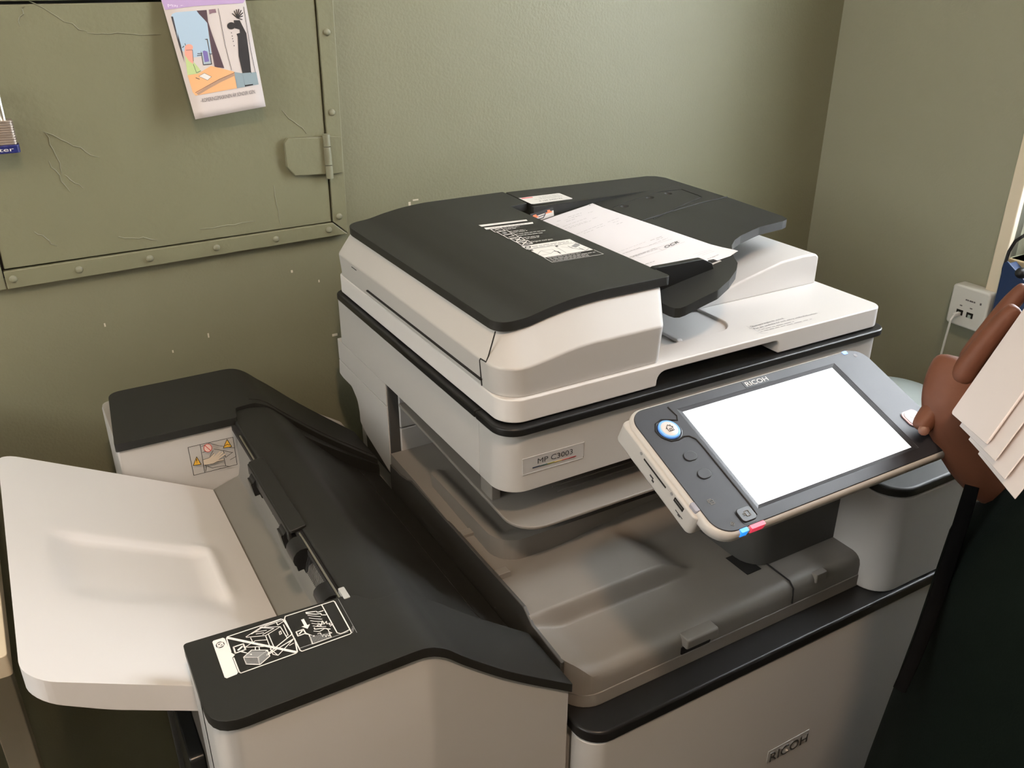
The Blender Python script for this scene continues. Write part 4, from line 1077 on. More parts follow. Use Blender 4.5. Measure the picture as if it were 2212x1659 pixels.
# padlock
pl = thing('padlock', (-.385, .592, .227), 'laminated steel padlock with navy base band hanging on the green hatch', 'padlock')
px0, px1, pz0, pz1, py0, py1 = -.413, -.3665, .2375, .2665, .578, .600
bd = mk('lock_body', rbox(px0 + .001, py0 + .001, pz0, px1 - .001, py1 - .001, pz1, .004, 'z', 3), LAMI, pl)
for k in range(10):
    z = pz0 + (pz1 - pz0) * k / 10
    mk('plate', rbox(px0, py0, z + .0003, px1, py1, z + (pz1 - pz0) / 10 - .0003, .005, 'z', 3), LAMI, bd, bevel=.0005, seg=1)
bs = mk('base_band', rbox(px0 - .0012, py0 - .0012, .2275, px1 + .0012, py1 + .0012, pz0, .005, 'z', 4), BLUE, pl, bevel=.001)
text_on('lettering', 'Master', (px0 + .003, py0 - .0016, .2303), (px1 - .006, py0 - .0016, .2303), (px0 + .003, py0 - .0016, .2352), PR('white'), bs)
for dx in (.006, .0405): mk('rivet', dome((px0 + dx, py0 + .011, .2276), .003, .003, (0, 0, -1), 10, 3), STEEL, pl, sharp=80)
sh = [(-.3765, .589, .262)] + [(-.3895 + .013 * math.cos(a), .589, .297 + .013 * math.sin(a)) for a in span(0, PI, 12)] + [(-.4025, .589, .262)]
mk('shackle', tube(sh, .0034, 10), STEEL, pl)
mk('hasp', rbox(-.425, .586, .298, -.385, .604, .3035, .002, 'z'), HATCHP, pl, bevel=.001)

# calendar page
cal = thing('calendar_page', (-.105, .60, .33), 'cartoon calendar page with lilac header pinned to the green hatch', 'calendar page')
cc = ART['CALENDAR']['c']
cP0 = bilin(cc)
def cP(u, v):
    p = cP0(u, v)
    return p
us, vs = span(0, 1, 6), span(-.25, 1, 20)
V = [tuple(cP(u, v)) for v in vs for u in us]; n_ = len(us)
F = [(j * n_ + i, j * n_ + i + 1, (j + 1) * n_ + i + 1, (j + 1) * n_ + i) for j in range(len(vs) - 1) for i in range(n_ - 1)]
sheet = mk('sheet', (V, F), PAPERW, cal)
mdf = sheet.modifiers.new('thick', 'SOLIDIFY'); mdf.thickness = .0004; mdf.offset = 0
its = [('P', 'lilac', [(0.02, -.22), (.98, -.22), (.985, .004), (.01, .004)])] + ART['CALENDAR']['i']
# fan triangulation is avoided on the curved sheet by subdividing through the flat print offset
decal('printed_cartoon', its, cP, cal, off=.0006, wscale=.1)
for u in (.06, .94):
    p = cP(u, -.235); mk('pin', dome((p.x, p.y - .0006, p.z), .004, .003, (0, -1, 0), 10, 3), STEEL, cal, sharp=80)

# ================================================================== the multifunction printer
pr = thing('multifunction_printer', (.3, .18, -ZO), 'white and black office copier with tilted touch panel and document feeder on top', 'printer')
Wd = 0.600
# --- lower cabinet, drawers, front door
cab = mk('cabinet_body', rbox(.005, -.140, -1.055, .598, .505, -.2755, .012), WHITE, pr, bevel=.002)
for x in (.07, .53):
    for y in (-.08, .44):
        cs = mk('caster', tube([(x - .012, y, -1.06), (x + .012, y, -1.06)], .020, 14), BLACK, pr)
def front(z0, z1): return prism(rr(.003, -.172, .601, -.139, [.026, .026, .002, .002], 8), z0, z1)
door = mk('front_door', front(-.600, -.2915), WHITE, pr, bevel=.0045, seg=3)
plq = mk('logo_plate', box(.2835, -.1727, -.4705, .3565, -.170, -.4490), mat('silver_grey', (.30, .30, .29), .35), door, bevel=.0008)
text_on('lettering', 'RICOH', (.287, -.1728, -.468), (.353, -.1728, -.468), (.287, -.1728, -.4520), SILVER, door, depth=.0012)
for a, b in ((-.735, -.606), (-.870, -.741), (-1.050, -.876)):
    dw = mk('paper_drawer', front(a, b), WHITE, pr, bevel=.003)
    mk('drawer_grip', rbox(.20, -.1735, b - .030, .40, -.165, b - .012, .004, 'y'), GREYD, dw, bevel=.001)
mk('cabinet_cap', prism(rr(.0015, -.1745, .6025, -.080, [.030, .030, .0, .0], 8), -.2905, -.2740), BLACK, pr, bevel=.0035, seg=3)

# --- base rail and inner output tray
mk('base_rail', prism(rr(.0065, -.1395, .46, .32, [.034, 0, 0, 0], 8), -.2745, -.2565), GREY, pr, bevel=.0012)
def tray_z(x, y):
    z = -.2275 + .013 * (1 - sstep(0.0, .045, x))
    up = -.2045 + .030 * sstep(.09, .26, x) * sstep(-.03, .07, y) + .012 * sstep(.0, .3, y)
    right = 1 - sstep(.185, .245, x + .25 * (y + .06))
    k = sstep(-.0615, -.0485, y) * right
    back = sstep(.0, .05, y)
    k = max(k, back)
    z = z + (up - z) * k
    z -= .010 * sstep(.010, .0, y + .1385 + 0) * 0
    e = y + .1385
    if e < .014: z -= .014 - math.sqrt(max(0, .014 ** 2 - (.014 - e) ** 2))
    return z
poly_t = prism(rr(.0045, -.1385, .445, .335, [.034, 0, 0, 0], 8), 0, 1)[0]
poly_t = [(p[0], p[1]) for p in poly_t[:len(poly_t) // 2]]
mk('inner_output_tray', plan_solid(poly_t, tray_z, lambda x, y: -.2563, xcuts=[.012, .02, .03, .04] + span(.05, .44, 30), ycuts=[-.137, -.134, -.130, -.1245] + span(-.12, -.065, 6) + span(-.0625, -.0475, 8) + span(-.04, .12, 14) + [.18, .25]), GREY, pr, sharp=50)
# handle tab, joint line, slot
mk('release_tab', rbox(.150, -.1475, -.2435, .195, -.130, -.2300, .003, 'x'), GREY, pr, bevel=.0015)
mk('tab_recess', rbox(.149, -.1393, -.2560, .192, -.136, -.2450, .002, 'y'), GAP, pr)
mk('joint_line', tube([(.3215, -.086, -.2262), (.3215, -.130, -.2266), (.3215, -.1376, -.2330), (.3215, -.1390, -.2540)], .0011, 6), GAP, pr)
mk('tray_slot', box(.286, -.096, -.2268, .309, -.058, -.2262), GAP, pr, smooth=False)
mk('sensor_flag', prism(fillet([(-.082, -.2262), (-.060, -.2262), (-.060, -.206), (-.068, -.203)], .003, 3), .303, .309, 'x'), GREYD, pr, bevel=.001)
mk('corner_key', rbox(.358, -.1400, -.2390, .376, -.131, -.2262, .002, 'z'), GREY, pr, bevel=.001)
# --- relay bin lying on the tray (rounded dark bin with light front lip)
def relay_top(x, y): return -.1755 - .006 * sstep(.055, .075, y) * sstep(.030, .045, x) + .0
rp = rr(.020, .042, .300, .238, [.034, .05, .01, .010], 8)
mk('relay_bin', plan_solid(rp, relay_top, lambda x, y: -.206, xcuts=[.026, .030, .035, .040, .045, .06], ycuts=[.050, .055, .060, .065, .070, .075, .09]), GREY, pr, sharp=40, bevel=.0015)
mk('relay_floor', box(.006, .238, -.2300, .30, .336, -.2160), GREY, pr, bevel=.001)
for y in (.110, .020):
    mk('tray_rib', box(.006, y, -.2050, .0215, y + .012, -.1965), GREY, pr, bevel=.001)
mk('tray_side_wall', prism([(.336, -.2745), (-.118, -.2745), (-.118, -.2155), (-.058, -.2110), (-.040, -.1985), (.262, -.1985), (.275, -.2035), (.300, -.2085), (.336, -.2100)], .0022, .0068, 'x'), GREYD, pr, bevel=.0012)
# --- upper shelf (one-bin tray)
def shelf_z(dz): return lambda x, y: -.1315 + .050 * y + dz - .0012 * sstep(.0, 1, 0)
shp = rr(.0185, -.003, .345, .330, [.036, .02, .0, .0], 8)
mk('upper_shelf', plan_solid(shp, shelf_z(.0022), shelf_z(-.0022), ycuts=[.1, .2]), GREY, pr, bevel=.0016)
for yy in (.045, .056): mk('shelf_rib', tube([(.10, yy, -.1285 + .05 * yy), (.34, yy, -.1285 + .05 * yy)], .0010, 6), GREY, pr)
mk('shelf_bracket', rbox(.0225, .066, -.131, .034, .094, -.083, .001, 'z'), GREY, pr, bevel=.001)
# --- interior walls
for a, b in ((-.1555, -.0855), (-.2160, -.1572)):
    mk('inner_back_panel', box(.022, .3345, a, .297, .345, b), WHITE, pr, bevel=.0015)
mk('inner_column', rbox(.297, -.093, -.2280, .452, .345, -.0860, [.030, .002, .002, .002], 'z'), GREYD, pr, bevel=.001)
mk('rear_frame', box(.03, .345, -.275, .594, .505, -.0850), GREYD, pr, bevel=.002)
# --- rear left column
mk('rear_cover', prism(fillet([(.3425, -.2300), (.350, -.2300), (.436, -.2090), (.459, -.1985), (.459, -.1815), (.464, -.163), (.486, -.1485), (.523, -.1490), (.539, -.1465), (.535, -.1212), (.3425, -.1212)], [0, .004, .008, .008, .01, .02, .02, .006, .004, .001, .001], 4), .006, .032, 'x'), WHITE, pr, bevel=.0018)
mk('rear_cover', prism(rr(.3425, -.1202, .535, -.0855, .001), .006, .032, 'x'), WHITE, pr, bevel=.0018)
mk('column_edge', box(.0075, .3375, -.222, .022, .3420, -.0860), GREYD, pr, bevel=.0006)
mk('rear_back_cover', box(.032, .505, -1.05, .594, .530, -.0855), WHITE, pr, bevel=.003)
# --- right tower with black top
tw = mk('right_tower', prism(rr(.4385, -.1695, .600, .345, [.034, .012, .0, .0], 8), -.2740, -.1335), WHITE, pr, bevel=.003, seg=3)
mk('tower_cap', prism(rr(.4330, -.1720, .603, .345, [.036, .014, 0, 0], 8), -.1310, -.1175), DARK, tw, bevel=.004, seg=3)
mk('cap_gap', prism(rr(.4410, -.1665, .598, .345, [.034, .012, 0, 0], 8), -.1340, -.1300), GAP, tw)
mk('tower_shoulder', rbox(.452, -.030, -.1180, .598, .345, -.0850, .01, 'z'), GREYD, tw, bevel=.002)

# --- scanner housing
FS, BS = rr(.006, .008, .5935, .514, [.030, .020, .006, .010], 8), None
def left_seam(poly, y): pass
hs = mk('scanner_housing', prism(rr(.0066, .0085, .593, .512, [.029, .02, .006, .01], 8), -.0835, -.0120), GREYD, pr)
mk('side_panel', prism(rr(.0058, .0645, .030, .514, .0008), -.0845, -.0108, 'z'), WHITE, pr, bevel=.0018)
fp = rr(.0058, .0075, .5938, .0640, [.031, .018, .0008, .0008], 10)
fr_ = mk('front_panel', prism(fp, -.0845, -.0108), WHITE, pr, bevel=.0034, seg=3)
mk('right_panel', prism(rr(.565, .0645, .5938, .514, .001), -.0845, -.0108), WHITE, pr, bevel=.002)
# model plate
mp = [(.0290, -.0420), (.1090, -.0432), (.1085, -.0627), (.0292, -.0612)]
MPY = .0072
pp = mk('model_plate', prism(fillet([(.029, -.0422), (.029, -.0618), (.1088, -.0630), (.1088, -.0434)], .0015, 3), MPY - .0002, MPY + .0015, 'y'), mat('plate_grey', (.43, .42, .41), .3), pr, bevel=0)
mk('plate_frame', tube([(.0288, MPY, -.0420), (.0288, MPY, -.0620), (.1090, MPY, -.0632), (.1090, MPY, -.0432), (.0288, MPY, -.0420)], .0005, 6), WHITE, pp)
text_on('lettering', 'MP C3003', (.0475, MPY - .0008, -.0525), (.0935, MPY - .0008, -.0532), (.0475, MPY - .0008, -.0458), PR('black'), pp)
for i, c_ in enumerate(((.02, .03, .06), (.03, .07, .06), (.22, .20, .04), (.42, .30, .10), (.40, .12, .10), (.22, .03, .03))):
    a = .0412 + i * (.0570 / 6); b = a + .0570 / 6
    mk('colour_bar', box(a, MPY - .0008, -.0567 - .0018 * i / 6, b, MPY - .0001, -.0557 - .0018 * i / 6), mat('bar_ink_%d' % i, c_, .5), pp, smooth=False)
# black glass rim, in a long piece and a front piece that meet at a joint on the left side
rim_o = rr(0, 0, .600, .516, [.028, .024, .018, .020], 10)
mk('glass_rim', plan_solid([p for p in rr(0, .0635, .600, .516, [0, 0, .018, .020], 8)], lambda x, y: 0.0, lambda x, y: -.0098), BLACK, pr, bevel=.0022, seg=3)
mk('glass_rim', prism(rr(0, 0, .600, .0620, [.028, .022, 0, 0], 10), -.0098, 0.0), BLACK, pr, bevel=.0022, seg=3)

# --- platen cover (white lid) with grip recess
LZ0, LZ1 = .0020, .0295
lid = mk('platen_cover', prism(rr(.0070, .0080, .5915, .510, [.027, .018, .010, .016], 10), LZ0, LZ1), LIDW, pr)
grip = prism(fillet([(.2085, -.01), (.4005, -.01), (.4005, .0195), (.2085, .0195)], [0, 0, .010, .016], 6), -.02, .040, 'y')
grip2 = prism(rr(.2500, .0500, .3560, .60, [.004, .004, 0, 0], 4), .0260, .06)
rib = prism([(.3125, .05)] * 0 + [(.0, .0), (.0, .0), (.0, .0)], 0, 1) if False else None
bool_cut(lid, [grip, prism(rr(.2095, .0500, .3680, .470, [.002, .030, .002, .002], 6), .0258, .06)])
md = lid.modifiers.new('bevel', 'BEVEL'); md.width = .0028; md.segments = 3; md.limit_method = 'ANGLE'; md.angle_limit = math.radians(50); md.harden_normals = True
mk('exit_rib', prism([(.0520, .0258), (.460, .0258), (.460, .0305), (.0545, .0300)], .2740, .2830, 'x'), LIDW, lid, bevel=.003, seg=3)
riser = [(.352, .0285), (.585, .0285), (.585, .0685), (.578, .0735), (.553, .0745), (.512, .0720), (.470, .0630), (.438, .0560), (.406, .0470), (.375, .0350)]
mk('tray_riser', prism(riser, .122, .470, 'y'), LIDW, lid, bevel=.006, seg=4, sharp=30)
_l = bilin(ART['LID_NOTICE']['c'])
decal('printed_notice', ART['LID_NOTICE']['i'], _l, lid, off=.0003)

# --- document feeder body
top_of = smooth_fn([.018, .030, .050, .084, .118, .155, .25, .30], [.1040, .1042, .1050, .1115, .1165, .1188, .1190, .1190])
N_ = 8
def fb(x0, y0, x1, y1, rf, zf):
    P = rr(x0, y0, x1, y1, [rf, .010, .008, .014], N_)
    # extra points along the front edge so that the edge follows the curved top
    out = []
    n = len(P)
    for i in range(n):
        a, b = P[i], P[(i + 1) % n]
        out.append(a)
        if abs(a[1] - b[1]) < 1e-6 and abs(a[0] - b[0]) > .1:
            for k in range(1, 14): out.append((a[0] + (b[0] - a[0]) * k / 14, a[1]))
    return [(x, y, zf(x, y)) for x, y in out]
crease = lambda x, y: .0635 + (.0115 * sstep(.02, .12, x) if y < .2 else 0)
lv = [fb(.0075, .0125, .2165, .500, .032, lambda x, y: LZ1 - .0005),
      fb(.0045, .0105, .2185, .500, .032, crease),
      fb(.0210, .0440, .2380, .492, .026, lambda x, y: top_of(x) - .0135),
      fb(.0230, .0480, .2370, .490, .024, lambda x, y: top_of(x) - .0095)]
fbody = mk('feeder_body', loft(lv), WHITE, pr, sharp=18, bevel=0)
md = fbody.modifiers.new('bevel', 'BEVEL'); md.width = .0022; md.segments = 2; md.limit_method = 'ANGLE'; md.angle_limit = math.radians(28); md.harden_normals = True
X_ = .0040
# shell joints on the left flank
mk('jam_slot', prism([(.385, .0383), (.385, .0398), (.0560, .0398), (.0560, .0383)], X_ + .0000, X_ + .004, 'x'), GAP, fbody, smooth=False)
mk('shell_joint', tube([(.0168, .0445, .0965), (.0085, .0450, .0700), (.0052, .0440, .0645)], .0008, 6), GAP, fbody)
mk('shell_joint', tube([(.0050, .0440, .0645), (.0046, .0555, .0640), (.0048, .0575, .0610), (.0068, .0575, .0310)], .0008, 6), GAP, fbody)
mk('shell_mark', box(X_ + .0004, .420, .0575, X_ + .004, .438, .0583), GAP, fbody, smooth=False)
# --- feeder top cover (curved black shell)
cpoly = fillet([(.0185, .0430), (.2470, .0430), (.2470, .4120), (.2790, .4170), (.2830, .498), (.0185, .498)], [.022, .007, .002, .003, .002, .034], 8)
cover = mk('feeder_top_cover', plan_solid(cpoly, lambda x, y: top_of(x), lambda x, y: top_of(x) - .0108, xcuts=span(.022, .165, 26)), DARK, pr, sharp=40, bevel=.0022, seg=3)
cl_ = bilin(ART['FEEDER_LABEL']['c'])
decal('instruction_label', ART['FEEDER_LABEL']['i'], lambda u, v: (lambda p: Vector((p.x, p.y, top_of(p.x))))(cl_(u, v)), cover, off=.0004)
# --- document tray
tz = smooth_fn([.22, .25, .29, .34, .376, .45, .5, .62], [.0855, .0905, .0980, .1060, .1110, .1160, .1180, .1180])
tp = [(.236, .015), (.270, .018), (.300, .020), (.328, .032), (.352, .047), (.3680, .0620), (.3770, .078), (.3890, .095), (.4060, .114), (.4230, .127), (.4420, .136), (.488, .149), (.538, .1545), (.553, .160), (.5585, .175), (.5680, .290), (.5725, .455), (.566, .472), (.553, .480), (.286, .496), (.284, .420), (.236, .410)]
tray = mk('document_tray', plan_solid(fillet(tp, .012, 3), lambda x, y: tz(x), lambda x, y: tz(x) - .0115, xcuts=span(.25, .5, 26)), DARK, pr, sharp=40)
bool_cut(tray, [lathe([(.0, -.0045), (.004, -.0040), (.0066, -.0005), (.0072, .004), (0, .0045)], (hx, hy, tz(hx)), 20) for hx, hy in ((.4080, .347), (.4660, .360), (.5040, .363))])
md = tray.modifiers.new('bevel', 'BEVEL'); md.width = .0016; md.segments = 2; md.limit_method = 'ANGLE'; md.angle_limit = math.radians(50); md.harden_normals = True
# raised rear rail of the tray, with an inventory label
rail = fillet([(.2835, .408), (.356, .398), (.500, .393), (.5680, .400), (.5725, .455), (.566, .472), (.553, .480), (.2865, .497)], .004, 3)
rl = mk('tray_rail', plan_solid(rail, lambda x, y: .1182, lambda x, y: tz(x) - .002), DARK, tray, bevel=.0012)
_a = bilin(ART['ASSET_LABEL']['c'])
decal('inventory_label', ART['ASSET_LABEL']['i'], _a, tray, off=.0004)
def on_tray(pts, h=.0003): return [(x, y, tz(x) + h) for x, y in pts]
mk('tray_groove', tube(on_tray([(.384, .268), (.381, .30), (.383, .342), (.388, .352), (.42, .362), (.50, .378), (.540, .374)]), .0006, 5), GAP, tray)
mk('tray_groove', tube(on_tray([(.540, .374), (.536, .330), (.533, .318), (.50, .305), (.45, .286), (.40, .268)]), .0007, 5), GAP, tray)
mk('tray_step', tube(on_tray([(.374, .270), (.385, .272), (.44, .280), (.503, .290), (.568, .300)]), .0010, 5), DARK, tray)
_cc = bilin(ART['CLIP_CARD']['c'])
decal('clip_warning_label', ART['CLIP_CARD']['i'], _cc, tray, off=.0006, wscale=.1)
mk('rail_wall', prism([(.276, .085), (.50, .112), (.50, .1180), (.276, .1180)], .3935, .4000, 'y'), DARK, tray)
fence = mk('paper_guide', prism(fillet([(.244, .0875), (.2730, .0885), (.3405, .0975), (.3340, .1130), (.3180, .1205), (.244, .1210)], [0, 0, .001, .008, .010, .004], 5), .0700, .0790, 'y'), BLACK, tray, bevel=.002, seg=3)
mk('guide_slot', box(.345, .0830, tz(.35) - .0001, .372, .0900, tz(.36) + .0004), GAP, tray, smooth=False)
mk('guide_sticker', plan_solid([(.342, .0795), (.358, .0800), (.358, .0870), (.342, .0865)], lambda x, y: tz(x) + .0006, lambda x, y: tz(x)), mat('label_grey', (.5, .47, .46), .6), tray, smooth=False)

# --- invoice lying in the tray: a thing of its own
inv = thing('invoice_sheet', (.33, .23, .105), 'printed OCR invoice sheet lying face up in the black feeder tray', 'paper')
pz = lambda x, y: tz(x) + .0010 + .0035 * sstep(.375, .387, x) * sstep(.13, .083, y) + .003 * sstep(.37, .384, x) * sstep(.36, .386, y)
pol = [(.2410, .0845), (.3875, .0830), (.3760, .3865), (.2410, .3850)]
mk('sheet', plan_solid(pol, lambda x, y: pz(x, y) + .0003, pz, xcuts=span(.245, .385, 14), ycuts=span(.09, .38, 14)), PAPER, inv)
pP = lambda u, v: Vector((.240 + .145 * u, .386 - .303 * v, pz(.240 + .145 * u, .386 - .303 * v) + .0003))
decal('printed_text', ART['PAPER']['i'], pP, inv, off=.0004, wscale=.14, split=4)

# --- tilted control panel
TL = math.radians(21.9)
PM = Matrix.Translation((.1949, -.2125, .0535)) @ Matrix.Rotation(TL, 4, 'X')
cp = mk('control_panel', xf(prism(rr(-.1550, -.0735, .1520, .0722, [.021, .021, .020, .020], 10), -.0125, -.0003), PM), WHITE, pr, bevel=.0035, seg=3)
U0, U1, V0, V1 = -.1015, .1025, -.0592, .0590
face = mk('face_plate', xf(prism(rr(-.1515, -.0705, .1490, .0693, [.018, .018, .017, .017], 10), -.002, .0006), PM), FACE, cp)
bool_cut(face, [xf(box(U0, V0, -.0012, U1, V1, .01), PM)])
bool_cut(cp, [xf(box(U0, V0, -.0030, U1, V1, .01), PM)])
md = face.modifiers.new('bevel', 'BEVEL'); md.width = .0006; md.segments = 2; md.limit_method = 'ANGLE'; md.angle_limit = math.radians(50); md.harden_normals = True
mk('screen', xf(box(-.0975, -.0556, -.0013, .0975, .0556, -.0009), PM), SCREEN, cp, smooth=False)
bz = [(U0, V0), (U1, V0), (U1, V1), (U0, V1)]; bi = [(-.0975, -.0556), (.0975, -.0556), (.0975, .0556), (-.0975, .0556)]
mk('screen_bezel', xf(([(u, v, .0004) for u, v in bz] + [(u, v, -.0007) for u, v in bi], [(i, (i + 1) % 4, 4 + (i + 1) % 4, 4 + i) for i in range(4)]), PM), FACE, cp, smooth=False)
mk('media_port_block', xf(rbox(-.1585, -.0480, -.0260, -.1280, .0660, -.0035, .006, 'z'), PM), WHITE, cp, bevel=.0025)
mk('card_slot', xf(box(-.1588, -.0075, -.0105, -.150, .0260, -.0088), PM), GAP, cp, smooth=False)
us_ = mk('usb_port', xf(box(-.1588, -.0330, -.0115, -.150, -.0200, -.0070), PM), GAP, cp, smooth=False)
mk('usb_tongue', xf(box(-.1589, -.0320, -.0095, -.157, -.0210, -.0083), PM), STEEL, us_, smooth=False)
for v in (.031, -.0155): mk('port_lamp', xf(prism(rr(v - .0015, -.0095, v + .0015, -.0065, .0014), -.1590, -.1570, 'x'), PM), mat('lamp_grey', (.25, .25, .25), .4), cp)
mk('port_icon', xf(join(box(-.1588, .008, -.0170, -.157, .013, -.0155), box(-.1588, .006, -.0195, -.157, .009, -.0175)), PM), PR('ink'), cp, smooth=False)
mk('port_icon', xf(join(box(-.1588, -.036, -.0175, -.157, -.026, -.0168), box(-.1588, -.033, -.0190, -.157, -.030, -.0180)), PM), PR('ink'), cp, smooth=False)
mk('status_lamp', xf(rbox(-.1558, -.0430, -.0060, -.1480, -.0330, .0001, .002, 'z'), PM), mat('smoky_lens', (.28, .28, .33), .15), cp, bevel=.001)
mk('data_lamp', xf(rbox(-.1315, -.0742, -.0060, -.1235, -.0695, .0003, .001, 'z'), PM), mat('blue_lamp', (.02, .2, .8), .3, emit=((.03, .30, 1.0), 1.0)), cp)
mk('alert_lamp', xf(rbox(-.1205, -.0742, -.0060, -.1050, -.0695, .0003, .001, 'z'), PM), mat('red_lamp', (.8, .05, .1), .3, emit=((1.0, .07, .13), .55)), cp)
mk('power_lamp', xf(rbox(.1235, .0655, 0, .1300, .0700, .0009, .0015, 'z'), PM), mat('blue_lamp2', (.05, .2, .9), .3, emit=((.10, .25, 1.0), 1.0)), cp)
# home key
hk = mk('home_key', xf(lathe([(.0125, .0003), (.0125, .0009), (.0118, .0011), (.0105, .0004)], (-.1250, .0402, 0), 32), PM), BLACK, cp)
mk('key_ring', xf(lathe([(.0103, .0003), (.0103, .0022), (.0096, .0027), (.0080, .0027)], (-.1250, .0402, 0), 32), PM), mat('blue_ring', (.12, .32, .78), .3, emit=((.12, .35, 1.0), .25)), hk)
mk('key_top', xf(lathe([(.0082, .0003), (.0082, .0027), (.0076, .0030), (.0, .0031)], (-.1250, .0402, 0), 32), PM), mat('key_white', (.62, .60, .60), .35), hk)
hs_ = lambda pts: [(-.1250 + a * .001, .0402 + b * .001, .0036) for a, b in pts]
mk('house_icon', xf(join(*[tube(hs_(p), .00028, 5) for p in ([(-4, .2), (0, 3.8), (4, .2)], [(-2.8, 1), (-2.8, -3.2), (2.8, -3.2), (2.8, 1)], [(-1, -3.2), (-1, -.6), (1, -.6), (1, -3.2)], [(2.2, 2), (2.2, 3.6)])]), PM), PR('ink'), hk)
for v in (.0082, -.0125):
    kk = mk('function_key', xf(prism(rr(-.1320, v - .0058, -.1170, v + .0058, .0057, 6), 0, .0007), PM), BLACK, cp)
    mk('key_top', xf(prism(rr(-.1312, v - .0050, -.1178, v + .0050, .0050, 6), 0, .0016), PM), FACE, kk, bevel=.0005)
ck = mk('check_key', xf(prism(rr(-.1250, -.0690, -.1080, -.0530, .004, 5), 0, .0009), PM), BLACK, cp)
mk('key_top', xf(prism(rr(-.1242, -.0672, -.1088, -.0538, .0035, 5), 0, .0022), PM), mat('key_black', (.02, .02, .022), .3), ck, bevel=.0006)
mk('key_icon', xf(join(*[tube([(a * .001 - .1165, b * .001 - .0605, .0026) for a, b in p], .0003, 5) for p in ([(-1, -2.5), (-1, 2.5), (3, 2.5), (3, -2.5), (-1, -2.5)], [(-4, .8), (-1, .8)], [(-4, -.8), (-1, -.8)])]), PM), PR('grey'), ck)
sk = mk('start_key', xf(prism(rr(.1165, -.0385, .1395, -.0185, .006, 6), 0, .0010), PM), BLACK, cp)
mk('key_ring', xf(prism(rr(.1175, -.0377, .1385, -.0193, .0055, 6), 0, .0018), PM), mat('pink_ring', (.70, .38, .40), .3), sk)
mk('key_top', xf(prism(rr(.1190, -.0362, .1370, -.0208, .005, 6), 0, .0024), PM), mat('key_pale', (.45, .45, .48), .25), sk, bevel=.0005)
mk('key_icon', xf(join(lathe([(.003, .0024), (.003, .0027), (0, .0027)], (.128, -.0270, 0), 14), box(.1265, -.0355, .0024, .1315, -.0340, .0027)), PM), mat('icon_white', (.85, .85, .85), .4), sk, smooth=False)
lg = mk('brand_plate', xf(rbox(-.0165, .0600, 0, .0160, .0682, .0009, .001, 'z'), PM), BLACK, cp)
o_, r_, t_ = (PM @ Vector(p) for p in ((-.0140, .0614, .0011), (.0140, .0614, .0011), (-.0140, .0668, .0011)))
text_on('lettering', 'RICOH', o_, r_, t_, PR('white'), lg)
def pline(pts, w=.0007): return xf(join(*[tube([(u, v, .0007) for u, v in pts], w, 6)]), PM)
mk('keypad_groove', pline([(-.1090, .0640), (-.1070, .0520), (-.1100, .0475), (-.1160, .0500), (-.1250, .0530), (-.1330, .0500), (-.1378, .0430), (-.1370, .0350), (-.1310, .0285), (-.1230, .0275), (-.1160, .0290), (-.1110, .0280), (-.1068, .0230), (-.1063, .0150), (-.1060, -.0520), (-.1075, -.0640)], .0008), GAP, cp)
for (u, v), sp in (((-.1370, -.0395), [[(-2, -2), (2, -2), (2, 2), (-2, 2), (-2, -2)], [(-3, 0), (-3, 3), (1, 3)], [(-1, 0), (1.5, 0)]]), ((-.1340, -.0640), [[(-2, 0), (0, 2), (2, 0), (0, -2), (-2, 0)], [(-1, 0), (1, .6)]])):
    mk('face_icon', xf(join(*[tube([(u + a * .001, v + b * .001, .0008) for a, b in p], .00025, 5) for p in sp]), PM), PR('grey'), cp)
mk('face_icon', xf(lathe([(.0022, .0006), (.0022, .0008), (0, .0008)], (.1360, .0610, 0), 12), PM), PR('inkgrey'), cp, smooth=False)
# arm that carries the panel
mk('panel_arm', xf(rbox(.025, -.030, -.085, .140, .045, -.0122, .012, 'z'), PM), GREYD, pr, bevel=.003)
mk('arm_post_light_block', rbox(.235, -.158, -.1050, .425, -.080, -.0060, .02, 'z'), GREYD, pr, bevel=.003)  # panel support, enlarged to block window light from the inner tray
mk('arm_foot', rbox(.300, -.085, -.1172, .500, -.006, -.0860, .01, 'z'), GREYD, pr, bevel=.003)

# ================================================================== the finisher docked on the left
fi = thing('finisher', (-.17, .19, -ZO), 'floor standing white finisher with charcoal sloping cover and white exit tray beside the copier', 'finisher')
fp_ = smooth_fn([-.36, -.20, -.175, -.165, -.156, -.143, -.125, -.077, -.005, .01], [-.0975, -.0975, -.0975, -.0980, -.1000, -.1072, -.1240, -.1650, -.2165, -.2270])
# white bodies under the covers
def block(y0, y1, r0, r1):
    P = rr(-.3420, y0, -.0035, y1, [r0, .004, .004, r1], 6)
    out = []
    for i in range(len(P)):
        a, b = P[i], P[(i + 1) % len(P)]
        out.append(a)
        if abs(a[1] - b[1]) < 1e-6 and abs(a[0] - b[0]) > .1:
            s = 1 if b[0] > a[0] else -1
            for x in (span(-.20, -.11, 9) + span(-.09, -.02, 3))[::s]: out.append((x, a[1]))
    return P, out
def body(name, y0, y1, r0, r1):
    P, out = block(y0, y1, r0, r1)
    L = [[(x, y, -1.03) for x, y in out], [(x, y, -.45) for x, y in out], [(x, y, fp_(x) - .0150) for x, y in out], [(x * 1.0 + (.0012 if x < -.2 else 0), y + (.0022 if y < (y0 + y1) / 2 else -.0022), fp_(x) - .0100) for x, y in out]]
    return mk(name, loft(L), WHITE, fi, sharp=25)
fb1 = body('front_body', -.1440, -.0400, .022, .003)
fb2 = body('rear_body', .3735, .530, .003, .012)
mk('middle_body', box(-.1880, -.0400, -1.03, -.006, .3735, -.258), GREYD, fi)
mk('base_plinth', box(-.30, -.12, -1.08, -.02, .50, -1.03), BLACK, fi)
